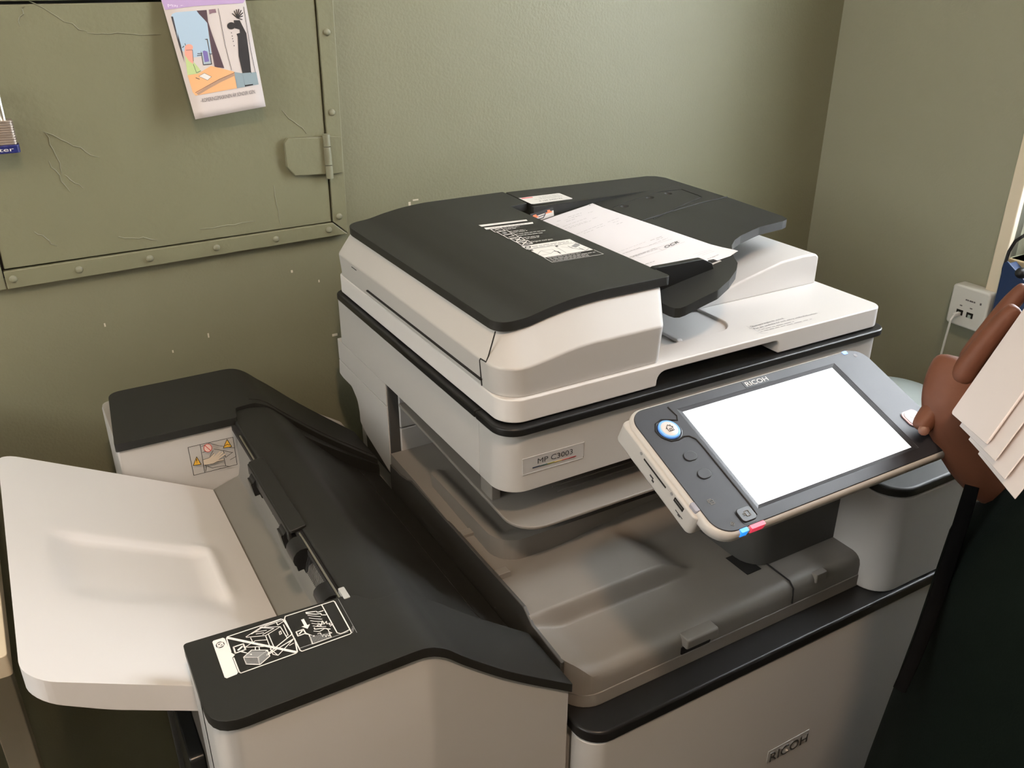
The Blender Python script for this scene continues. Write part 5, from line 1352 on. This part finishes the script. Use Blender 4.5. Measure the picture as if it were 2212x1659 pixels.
mk('side_joint', box(-.3426, -.0780, -1.0, -.3410, -.0770, -.120), GAP, fi, smooth=False)
mk('edge_strip', rbox(-.3432, -.0765, -1.0, -.3330, -.0405, -.1130, .003, 'z'), WHITE, fi, bevel=.001)
# covers
cxs = span(-.20, -.012, 36)
fpol = fillet([(-.3450, -.1470), (-.0015, -.1470), (-.0015, -.0590), (-.100, -.0475), (-.135, -.0500), (-.150, -.0585), (-.1640, -.0660), (-.1780, -.0635), (-.1895, -.0490), (-.1985, -.0450), (-.3440, -.0365)], [.028, .003, .003, .01, .01, .008, .008, .008, .006, .003, .004], 6)
fcv = mk('front_cover', plan_solid(fpol, lambda x, y: fp_(x), lambda x, y: fp_(x) - .0108, xcuts=cxs), DARK, fi, bevel=.0026, seg=3, sharp=40)
rpol = fillet([(-.3440, .3705), (-.1930, .3705), (-.1880, .398), (-.1600, .402), (-.10, .392), (-.0015, .372), (-.0015, .470), (-.11, .532), (-.3300, .532)], [.003, .003, .006, .01, .01, .002, .004, .03, .02], 6)
mk('rear_cover', plan_solid(rpol, lambda x, y: fp_(x), lambda x, y: fp_(x) - .0108 - .020 * sstep(-.17, -.10, x), xcuts=cxs), DARK, fi, bevel=.0026, seg=3, sharp=40)
mzf = smooth_fn([-.197, -.175, -.150, -.128, -.105, -.080, -.055, -.030, -.0015], [-.1035, -.1020, -.1060, -.1235, -.1520, -.1800, -.2060, -.2260, -.2430])
mk('cover_step', plan_solid([(-.186, .3680), (-.0020, .3680), (-.0020, .4040), (-.186, .4040)], lambda x, y: fp_(x) - .0085, lambda x, y: mzf(x) - .012, xcuts=cxs[6:-1]), DARK, fi)
mk('rear_cover_line', tube([(x, lin([-.165, -.10, -.003], [.416, .405, .384])(x), fp_(x) + .0002) for x in span(-.165, -.004, 14)], .0008, 5), GAP, fi)
mpol = [(-.1965, -.0660), (-.0012, -.0660), (-.0012, .4060), (-.1965, .4000)]
mk('middle_cover', plan_solid(mpol, lambda x, y: mzf(x), lambda x, y: mzf(x) - .012, xcuts=span(-.19, -.01, 36)), DARK, fi, bevel=.0035, seg=3, sharp=45)
mk('cover_line', tube([(-.0350, y, mzf(-.035) + .0002) for y in (-.045, .36)], .0007, 5), GAP, fi)
mk('sensor_tab', rbox(-.2000, -.0505, -.1010, -.1940, -.0330 + .0, -.0968, .001, 'z'), mat('tab_grey', (.42, .42, .40), .4), fi)
# exit wall, flap, paddles, brush
ex = mk('exit_wall', prism([(-.2450, -.2100), (-.2370, -.1965), (-.2020, -.1850), (-.1985, -.1700), (-.1965, -.1130), (-.1850, -.1130), (-.1850, -.2500), (-.2450, -.2500)], -.0400, .3735, 'y'), mat('exit_grey', (.20, .19, .17), .35), fi, bevel=.002)
mk('exit_flap', xf(rbox(-.0095, .090, -.0022, .0095, .257, .0022, .003, 'z'), Matrix.Translation((-.2000, 0, -.1035)) @ Matrix.Rotation(math.radians(-8), 4, 'Y')), DARK, fi, bevel=.0015)
mk('flap_lip', rbox(-.2110, .092, -.1180, -.2070, .255, -.1040, .0015, 'z'), DARK, fi, bevel=.001)
mk('static_bar', tube([(-.2005, -.0420, -.1045), (-.2005, .085, -.1050)], .0011, 6), STEEL, fi)
mk('static_bar', tube([(-.2005, .262, -.1050), (-.2005, .330, -.1045)], .0011, 6), STEEL, fi)
mk('brush_holder', box(-.2025, -.0420, -.1120, -.1965, .366, -.1060), GAP, fi, smooth=False)
for y, s in ((.228, .9), (.108, .9), (.066, 1.25), (-.020, 1.2)):
    pd = mk('paddle', lathe([(.0015, 0), (.0095, .0), (.0095, .020), (.0015, .020)], (0, 0, -.010), 14), BLACK, fi)
    pd.data.transform(Matrix.Translation(Vector((-.2065, y, -.1150 + ZO)) - LOC[fi]) @ Matrix.Rotation(PI / 2, 4, 'X') @ Matrix.Scale(s, 4) @ Matrix.Translation(LOC[fi] - Vector((0, 0, ZO))))
    mk('paddle_blade', prism(fillet([(-.2170, -.1120), (-.2010, -.1120), (-.2020, -.1270), (-.2060, -.1370), (-.2080, -.1290), (-.2140, -.1300)], .001, 2), y - .009 * s, y + .009 * s, 'y'), BLACK, fi)
bris = []
for i in range(26):
    y = -.010 + i * .0030 * (1 if i < 20 else 0) + (i - 19) * .030 * (i >= 20)
    bris.append(tube([(-.2020, y, -.1100), (-.2060, y - .001, -.1190), (-.2080, y - .002, -.1270)], .00035, 4))
br = mk('brush_bristles', join(*bris), BLACK, fi); br['kind'] = 'stuff'
# exit tray: sloping white tray with a shallow channel
def et_z(x, y):
    z = -.195 - .535 * (x + .237)
    if x < -.30: z -= 0.0
    ch = sstep(.206, .193, y) * sstep(.070, .118, y) * sstep(-.276, -.290, x) * sstep(-.437, -.408, x + .10 * max(0, .2 - y) * 0)
    z -= .0085 * ch
    z += .004 * sstep(-.300, -.288, x) * sstep(-.262, -.282, x) * sstep(.10, .12, y) * sstep(.215, .20, y)
    return z
xs = sorted(set([round(v, 4) for v in span(-.4665, -.2380, 46)]))
ys = sorted(set([round(v, 4) for v in span(-.0465, .3680, 83)]))
tpoly = rr(-.4665, -.0465, -.2380, .3680, [.024, 0, 0, .020], 8)
tpoly = [(x - .006 * math.sin(PI * (y + .0465) / .4145) * sstep(-.44, -.4665, x) * 0, y) for x, y in tpoly]
# outside the arms the tray keeps its width; between the arms it runs up to the exit wall
etr = mk('exit_tray', plan_solid(tpoly, et_z, lambda x, y: et_z(x, y) * 0 + (-.195 - .535 * (x + .237)) - .030 + .006 * sstep(-.40, -.4665, x), xcuts=xs[1:-1], ycuts=ys[1:-1]), WHITE2, fi, sharp=55, bevel=.0035, seg=3)
mk('tray_bracket', box(-.345, .10, -.34, -.3385, .22, -.20), GREYD, fi)
mk('lower_outlet', prism(rr(.010, -.62, .150, -.28, .006), -.3560, -.3405, 'x'), mat('outlet_black', (.012, .013, .013), .3), fi, bevel=.002)
mk('outlet_ridge', rbox(-.3610, .125, -.60, -.3500, .145, -.30, .002, 'z'), GREYD, fi, bevel=.001)
_n = bilin(ART['FINISHER_LABEL']['c'])
decal('jam_instruction_label', ART['FINISHER_LABEL']['i'], _n, fcv, off=.0005)
_c = bilin(ART['CAUTION_LABEL']['c'])
decal('caution_label', ART['CAUTION_LABEL']['i'], lambda u, v: _c(u, v), fb2, off=.0024)

# ================================================================== side table, bin, outlet, cable, blue folder
tb = thing('side_table', (-.80, .30, -ZO), 'cream table edge at the far left beside the white finisher tray', 'table')
mk('table_top', prism(fillet([(-1.25, .040), (-.4795, .040), (-.4870, .590), (-1.25, .590)], .004, 3), -.1320, -.1090), CREAM, tb, bevel=.003)
mk('table_apron', box(-1.20, .07, -.19, -.55, .09, -.132), CREAM, tb)
for x in (-1.2, -.58):
    for y in (.08, .53):
        mk('leg', box(x, y, -ZO, x + .04, y + .04, -.132), CREAM, tb, bevel=.002)

bn = thing('waste_bin', (.985, .19, -ZO), 'round grey plastic waste bin with domed lid below the wall charger', 'waste bin')
bc = (.925, .19, 0)
mk('bin_body', lathe([(.005, -ZO), (.112, -ZO), (.118, -1.05), (.140, -.36), (.141, -.35), (.134, -.35), (.005, -.36)], bc, 40), BIN, bn, sharp=50)
bl = mk('bin_lid', lathe([(.1435, -.365), (.1445, -.345), (.140, -.318), (.120, -.287), (.085, -.264), (.04, -.252), (.002, -.250)], bc, 40), BIN, bn, sharp=50)
def lidp(a, r):
    z = smooth_fn([.002, .04, .085, .120, .140], [-.2495, -.2515, -.2635, -.2865, -.3175])(r)
    return Vector((bc[0] + r * math.cos(a), bc[1] + r * math.sin(a), z + .0006))
A0 = math.radians(238)
def lm(u, v): return lidp(A0 + (u - .5) * .55, .125 - .062 * v)
decal('litter_symbol', [('P', 'ink', [(.35, .92), (.45, .92), (.45, .84), (.35, .84)]), ('P', 'ink', [(.62, .80), (.72, .80), (.72, .72), (.62, .72)]), ('P', 'ink', [(.40, .70), (.66, .66), (.90, .42), (.98, .10), (.84, .08), (.78, .34), (.58, .52)]),
                        ('P', 'ink', [(.40, .70), (.47, .66), (.38, .30), (.52, .10), (.40, .08), (.28, .30)]), ('P', 'ink', [(.52, .34), (.70, .34), (.66, .06), (.55, .06)])], lm, bl, off=.0008)

ch = thing('wall_charger', (XW, .20, -.13), 'white wall charger box with two USB ports beside the window casing', 'charger')
ch0 = mk('charger_body', rbox(XW - .030, .1640, -.1720, XW, .2395, -.0945, .007, 'x'), mat('charger_white', (.60, .60, .57), .4), ch, bevel=.004, seg=3)
CX = XW - .0306
for y in (.2150, .1945):
    pt = mk('usb_port', box(CX, y - .0065, -.1500, CX + .004, y + .0065, -.1400), GAP, ch, smooth=False)
    mk('port_tongue', box(CX - .0004, y - .0030, -.1500, CX + .004, y + .0030, -.1440), mat('port_grey', (.35, .42, .38), .4), pt, smooth=False)
    mk('port_icon', box(CX - .0002, y - .0022, -.1325, CX + .002, y + .0022, -.1305), PR('inkgrey'), ch, smooth=False)
for i, w in enumerate((.0030, .0022, .0034, .0028, .0030)):
    mk('print_mark', box(CX - .0002, .2085 - i * .0040 - w, -.1195, CX + .002, .2085 - i * .0040, -.1170), PR('inkgrey'), ch, smooth=False)
mk('print_mark', box(CX - .0002, .1770, -.1200, CX + .002, .1800, -.1160), PR('inkgrey'), ch, smooth=False)
wc = thing('white_cable', (XW - .03, .215, -.25), 'thin white charging cable plugged into the left port of the wall charger', 'cable')
mk('plug', box(CX - .016, .2115, -.1505, CX - .0004, .2185, -.1445), mat('charger_white', (.60, .60, .57), .4), wc, bevel=.001)
mk('cord', tube([(CX - .015, .215, -.1475), (CX - .022, .215, -.1560), (CX - .023, .216, -.19), (CX - .02, .22, -.26), (CX - .015, .226, -.34), (CX - .01, .235, -.5), (CX - .002, .24, -1.07)], .0021, 8), mat('charger_white', (.60, .60, .57), .4), wc)
bk = thing('black_cable', (1.11, .15, -.1), 'thin black cable looping up past the window casing', 'cable')
mk('cord', tube([(1.118, .132, -.30), (1.112, .136, -.160), (1.11, .142, -.120), (1.11, .151, -.085), (1.11, .1565, -.044), (1.11, .1545, -.012), (1.11, .148, .008), (1.11, .136, .021), (1.11, .118, .028), (1.11, .09, .024), (1.11, .07, .000), (1.11, .062, -.03)], .0030, 8), BLACK, bk)
mk('plug', dome((1.10, .118, -.040), .010, .012, (-1, 0, .2), 14, 5), BLACK, bk, sharp=80)
bf = thing('blue_folder', (1.11, .08, -.30), 'glossy navy folder standing against the wall under the window', 'folder')
mk('folder_cover', prism([(.1490, -.44), (.1560, -.0340), (.1500, -.0280), (-.10, -.1900), (-.10, -.44)], 1.1040, 1.1080, 'x'), NAVY, bf, bevel=.001)
mk('folder_back', prism([(.1490, -.44), (.1530, -.0380), (.1500, -.0320), (-.10, -.1930), (-.10, -.44)], 1.1090, 1.1330, 'x'), NAVY, bf, bevel=.001)
sf = thing('folder_shelf', (1.05, .02, -.44), 'narrow cream shelf carrying the navy folder under the window', 'shelf')
mk('shelf_board', box(1.085, -.30, -.455, 1.134, .155, -.4402), CREAM, sf, bevel=.002)
for y in (-.25, .1): mk('shelf_bracket', box(1.095, y, -.53, 1.134, y + .02, -.455), CREAM, sf, bevel=.002)

# ceiling lamp (the warm light source)
lp = thing('ceiling_lamp', (LAMP[0], LAMP[1], ZC), 'round opal ceiling lamp over the copier corner', 'lamp')
mk('lamp_base', lathe([(.12, ZC - .001), (.12, ZC - .03), (.002, ZC - .03)], (LAMP[0], LAMP[1], 0), 32), CEIL, lp)
mk('lamp_bowl', lathe([(.1, ZC - .031), (.1, ZC - .075), (.07, ZC - .10), (.002, ZC - .115)], (LAMP[0], LAMP[1], 0), 32), mat('opal_glass', (.8, .7, .55), .4, emit=((1.0, .74, .5), 3.0)), lp, sharp=60)


# ================================================================== the person
pe = thing('person', (.44, -.47, -ZO), 'person in dark green coat with bare brown forearm holding folded papers over the copier panel', 'person')
BX, BY = .44, -.47
def skin_obj(name, chains, m, parent, sub=2, extra=None):
    V, E, R, roots = [], [], [], []
    for ch_ in chains:
        n = len(V)
        for i, (p, r) in enumerate(ch_['p']):
            V.append(tuple(p)); R.append(r)
            if i and not ch_.get('edges'): E.append((n + i - 1, n + i))
        for a, b in ch_.get('edges', []): E.append((n + a, n + b))
        roots.append(n)
    base = LOC[root_of(parent)]
    off = Vector((0, 0, ZO))
    me = bpy.data.meshes.new(name)
    me.from_pydata([tuple(Vector(v) + off - base) for v in V], E, [])
    me.materials.append(m)
    o = bpy.data.objects.new(name, me)
    C.objects.link(o)
    o.parent = parent
    o.modifiers.new('skin', 'SKIN')
    md_ = o.modifiers['skin']
    md_.branch_smoothing = 0.6
    md_.use_smooth_shade = True
    if not me.skin_vertices:
        bpy.context.view_layer.objects.active = o
        bpy.ops.object.select_all(action='DESELECT')
        o.select_set(True)
        bpy.ops.mesh.customdata_skin_add()
    sv = me.skin_vertices[0].data
    for i, r in enumerate(R):
        rx, ry = r if isinstance(r, (tuple, list)) else (r, r)
        sv[i].radius = (rx, ry)
        sv[i].use_root = i in roots
    s_ = o.modifiers.new('sub', 'SUBSURF')
    s_.levels = sub
    s_.render_levels = sub
    return o
# body: pelvis root, legs, torso, neck, head, both arms (one continuous figure)
W = Vector((.3270, -.2690, .0560))
body_p = [((BX, BY, -.20), (.14, .11)),                       # 0 pelvis
          ((BX, BY, -.02), (.115, .09)), ((BX, BY, .14), (.140, .095)), ((BX, BY, .27), (.09, .07)),          # 1..3 spine to collar
          ((BX - .005, BY + .01, .345), .046), ((BX - .01, BY + .02, .42), (.070, .080)), ((BX - .01, BY + .02, .51), (.066, .080)), ((BX - .01, BY + .015, .55), (.042, .047)),   # 4..7
          ((BX + .085, BY - .02, -.28), .080), ((BX + .09, BY - .02, -.64), .055), ((BX + .09, BY - .03, -1.01), .038), ((BX + .10, BY + .09, -1.05), .030),   # 8..11 leg
          ((BX - .085, BY - .02, -.28), .080), ((BX - .09, BY - .02, -.64), .055), ((BX - .09, BY - .05, -1.01), .038), ((BX - .10, BY + .07, -1.05), .030),  # 12..15
          ((BX + .135, BY + .045, .235), .052), ((BX + .070, BY + .105, .08), .046), ((.4300, -.3230, -.0450), .041), ((.3740, -.2940, .0010), .0375), ((.3420, -.2770, .0400), (.0290, .0270)), ((.3290, -.2690, .0640), (.0265, .0245)),  # 16..21 right arm to wrist
          ((BX - .140, BY + .005, .235), .052), ((BX - .170, BY - .06, .08), .044), ((BX - .165, BY - .10, -.05), .036), ((BX - .120, BY - .14, -.20), .027), ((BX - .100, BY - .145, -.26), .026)]      # 22..26 left arm
body_e = [(0, 1), (1, 2), (2, 3), (3, 4), (4, 5), (5, 6), (6, 7), (0, 8), (8, 9), (9, 10), (10, 11), (0, 12), (12, 13), (13, 14), (14, 15), (2, 16), (16, 17), (17, 18), (18, 19), (19, 20), (20, 21), (2, 22), (22, 23), (23, 24), (24, 25), (25, 26)]
# holding hand: palm continues from the wrist, five fingers rooted in the palm
palm = [((.3290, -.2690, .0640), (.0265, .0245)), ((.3335, -.2660, .0800), (.0300, .0190)), ((.3420, -.2640, .0985), (.0300, .0165)), ((.3490, -.2630, .1100), (.0270, .0130))]
n0 = len(body_p)
body_p += palm[1:]
body_e += [(21, n0), (n0, n0 + 1), (n0 + 1, n0 + 2)]
fing = [
    [((.3330, -.2690, .0900), .0135), ((.3360, -.2720, .1080), .0115), ((.3465, -.2760, .1290), .0108), ((.3570, -.2800, .1480), .0100), ((.3640, -.2850, .1620), .0090), ((.3665, -.2870, .1665), .0060)],
    [((.3480, -.2630, .1020), .0115), ((.3640, -.2590, .1130), .0108), ((.3880, -.2570, .1330), .0100), ((.4030, -.2590, .1530), .0092), ((.4110, -.2640, .1680), .0080), ((.4125, -.2660, .1710), .0055)],
    [((.3500, -.2650, .0960), .0115), ((.3680, -.2650, .1000), .0105), ((.3980, -.2680, .1180), .0098), ((.4060, -.2780, .1350), .0090), ((.4000, -.2870, .1500), .0080), ((.3990, -.2885, .1525), .0055)],
    [((.3490, -.2680, .0880), .0110), ((.3650, -.2700, .0880), .0100), ((.3930, -.2750, .1030), .0092), ((.4000, -.2850, .1180), .0085), ((.3930, -.2950, .1290), .0072), ((.3915, -.2965, .1310), .0050)],
    [((.3290, -.2640, .0740), .0130), ((.3200, -.2610, .0655), .0112), ((.3110, -.2605, .0565), .0105), ((.3045, -.2615, .0495), .0098), ((.3020, -.2620, .0465), .0070)]]
chains = [dict(p=[(Vector(p), r) for p, r in body_p], edges=body_e)] + [dict(p=[(Vector(p), r) for p, r in f]) for f in fing]
# the other hand, below the stack, out of the photograph
for k in range(4):
    b = Vector((BX - .124 + .0165 * k, BY - .145, -.27))
    chains.append(dict(p=[(b, .0095), (b + Vector((.004, .004, -.030)), .0090), (b + Vector((.006, .010, -.052)), .0082), (b + Vector((.006, .016, -.066)), .006)]))
b = Vector((BX - .085, BY - .135, -.25)); chains.append(dict(p=[(b, .011), (b + Vector((.020, .016, -.018)), .0100), (b + Vector((.028, .024, -.036)), .008)]))
bod = skin_obj('body', chains, SKIN, pe)
mk('fingernail', xf(dome((0, 0, 0), .0052, .0016, (0, 0, 1), 10, 3), Matrix.Translation((.2995, -.2675, .0500)) @ Matrix.Rotation(math.radians(-50), 4, 'Y') @ Matrix.Rotation(math.radians(35), 4, 'X')), NAIL, bod, sharp=80)
# face
HX, HY2, HZ = BX - .01, BY + .02, .465
for s in (-1, 1):
    mk('eye', dome((HX + s * .030, HY2 + .072, HZ), .011, .008, (0, 1, 0), 12, 4), PR('white'), bod, sharp=80)
    mk('pupil', dome((HX + s * .030, HY2 + .0785, HZ - .002), .005, .002, (0, 1, 0), 10, 3), PR('black'), bod, sharp=80)
    mk('ear', xf(lathe([(.002, -.008), (.018, -.004), (.020, .003), (.005, .008)], (0, 0, 0), 12), Matrix.Translation((HX + s * .070, HY2 - .005, HZ - .01)) @ Matrix.Rotation(PI / 2, 4, 'Y')), SKIN, bod)
mk('nose', loft([[(HX + .007 * math.cos(a), HY2 + .074 + .006 * math.sin(a), HZ) for a in span(0, 2 * PI, 8)[:-1]], [(HX + .015 * math.cos(a), HY2 + .082 + .012 * math.sin(a), HZ - .036) for a in span(0, 2 * PI, 8)[:-1]], [(HX + .008 * math.cos(a), HY2 + .074 + .008 * math.sin(a), HZ - .044) for a in span(0, 2 * PI, 8)[:-1]]]), SKIN, bod, sharp=80)
mk('mouth', tube([(HX - .024, HY2 + .070, HZ - .060), (HX, HY2 + .081, HZ - .062), (HX + .024, HY2 + .070, HZ - .060)], .0048, 6), mat('lip', (.2, .05, .04), .5), bod)
mk('hair', lathe([(.078, HZ - .02), (.087, HZ + .03), (.085, HZ + .08), (.062, HZ + .115), (.002, HZ + .13)], (HX, HY2 - .016, 0), 24), HAIR, pe, sharp=80)
# coat: flaring skirt and bodice
rz = [(-.84, .255), (-.70, .243), (-.60, .238), (-.50, .230), (-.40, .225), (-.30, .218), (-.20, .211), (-.12, .207), (-.07, .205), (-.02, .190), (.06, .172), (.16, .170), (.235, .150), (.280, .100), (.300, .062)]
folds = lambda a, z: 1 + (.012 * math.sin(7 * a + 1.3) + .008 * math.sin(13 * a)) * sstep(.0, -.5, z)
L = []
for z, r in rz:
    asp = 1.0 - .22 * sstep(-.08, .05, z)
    L.append([(BX + r * folds(a, z) * math.cos(a), BY + r * asp * folds(a, z) * math.sin(a), z) for a in [2 * PI * k / 72 for k in range(72)]])
mk('coat', loft(L), CLOTH, pe, sharp=70)
mk('sleeve', tube([(BX + .095, BY + .015, .262), (BX + .135, BY + .045, .215), (BX + .105, BY + .075, .14), (BX + .060, BY + .110, .055), (BX + .015, BY + .135, -.010), (BX + .002, BY + .143, -.030)], [.066, .066, .063, .060, .057, .055], 20), CLOTHB, pe, sharp=60)
mk('sleeve', tube([(BX - .095, BY, .262), (BX - .142, BY + .000, .215), (BX - .170, BY - .06, .08), (BX - .165, BY - .10, -.04)], [.066, .066, .060, .054], 20), CLOTHB, pe, sharp=60)
st = [(0.3122, -0.3177, 0.0123), (0.3054, -0.3211, -0.0011), (0.2842, -0.3299, -0.0626), (0.264, -0.3359, -0.1176), (0.2525, -0.3388, -0.1466), (0.2377, -0.3411, -0.1779)]
mk('belt_tie', tube(st, [.0060, .0065, .0068, .0066, .0062, .0060], 12, flat=.45, up=(.5, -.8, 0)), CLOTHB, pe)
mk('shoe', rbox(BX + .05, BY - .08, -1.079, BX + .13, BY + .16, -1.02, .03, 'z'), BLACK, pe, bevel=.01)
mk('shoe', rbox(BX - .14, BY - .10, -1.079, BX - .06, BY + .14, -1.02, .03, 'z'), BLACK, pe, bevel=.01)

# papers in the hand: four folded sheets fanned below each other
P0 = Vector((.3010, -.2880, .0770)); P1 = Vector((.3502, -.3026, .1776)); P2 = Vector((.2361, -.3582, .0905))
e1 = (P1 - P0).normalized(); e2 = (P2 - P0); e2 = (e2 - e1 * e2.dot(e1)).normalized()
nn = e1.cross(e2).normalized()
vw = (Vector((-.39329, -.69654, .44072)) - P0).normalized()
if nn.dot(vw) < 0: nn = -nn
first = None
words_ = ['topmost', 'second', 'third', 'lowest']
for k in range(4):
    w_, h_ = .094, .215
    o_ = P0 + e2 * (.0215 * k) + e1 * (-.0045 * k) - nn * (.0042 * k)
    e1k = (e1 + e2 * .02 * k).normalized(); e2k = (e2 - e1 * e2.dot(e1k)).normalized()
    poly = rr(0, 0, w_, h_, [.004 if k == 0 else .0005, .0005, .0005, .0005], 4)
    th = .0022 if k == 0 else .0010
    V = [tuple(o_ + e2k * u + e1k * v) for u, v in poly] + [tuple(o_ + e2k * u + e1k * v - nn * th) for u, v in poly]
    n = len(poly)
    F = [tuple(range(n)), tuple(range(2 * n - 1, n - 1, -1))] + [(i, i + n, (i + 1) % n + n, (i + 1) % n) for i in range(n)]
    sh_ = mk('folded_paper', (V, F), PAPERW, None, origin=tuple(o_), bevel=.0004, seg=1)
    tag(sh_, '%s of the four folded white papers fanned in the hand' % words_[k], 'paper', 'folded papers held in the hand')
    cr = mk('crease_edge', tube([o_ + e2k * (w_ * .995) - nn * th * .5 + e1k * .004, o_ + e2k * (w_ * .995) - nn * th * .5 + e1k * (h_ - .004)], th * .55, 6), PAPERW, sh_)
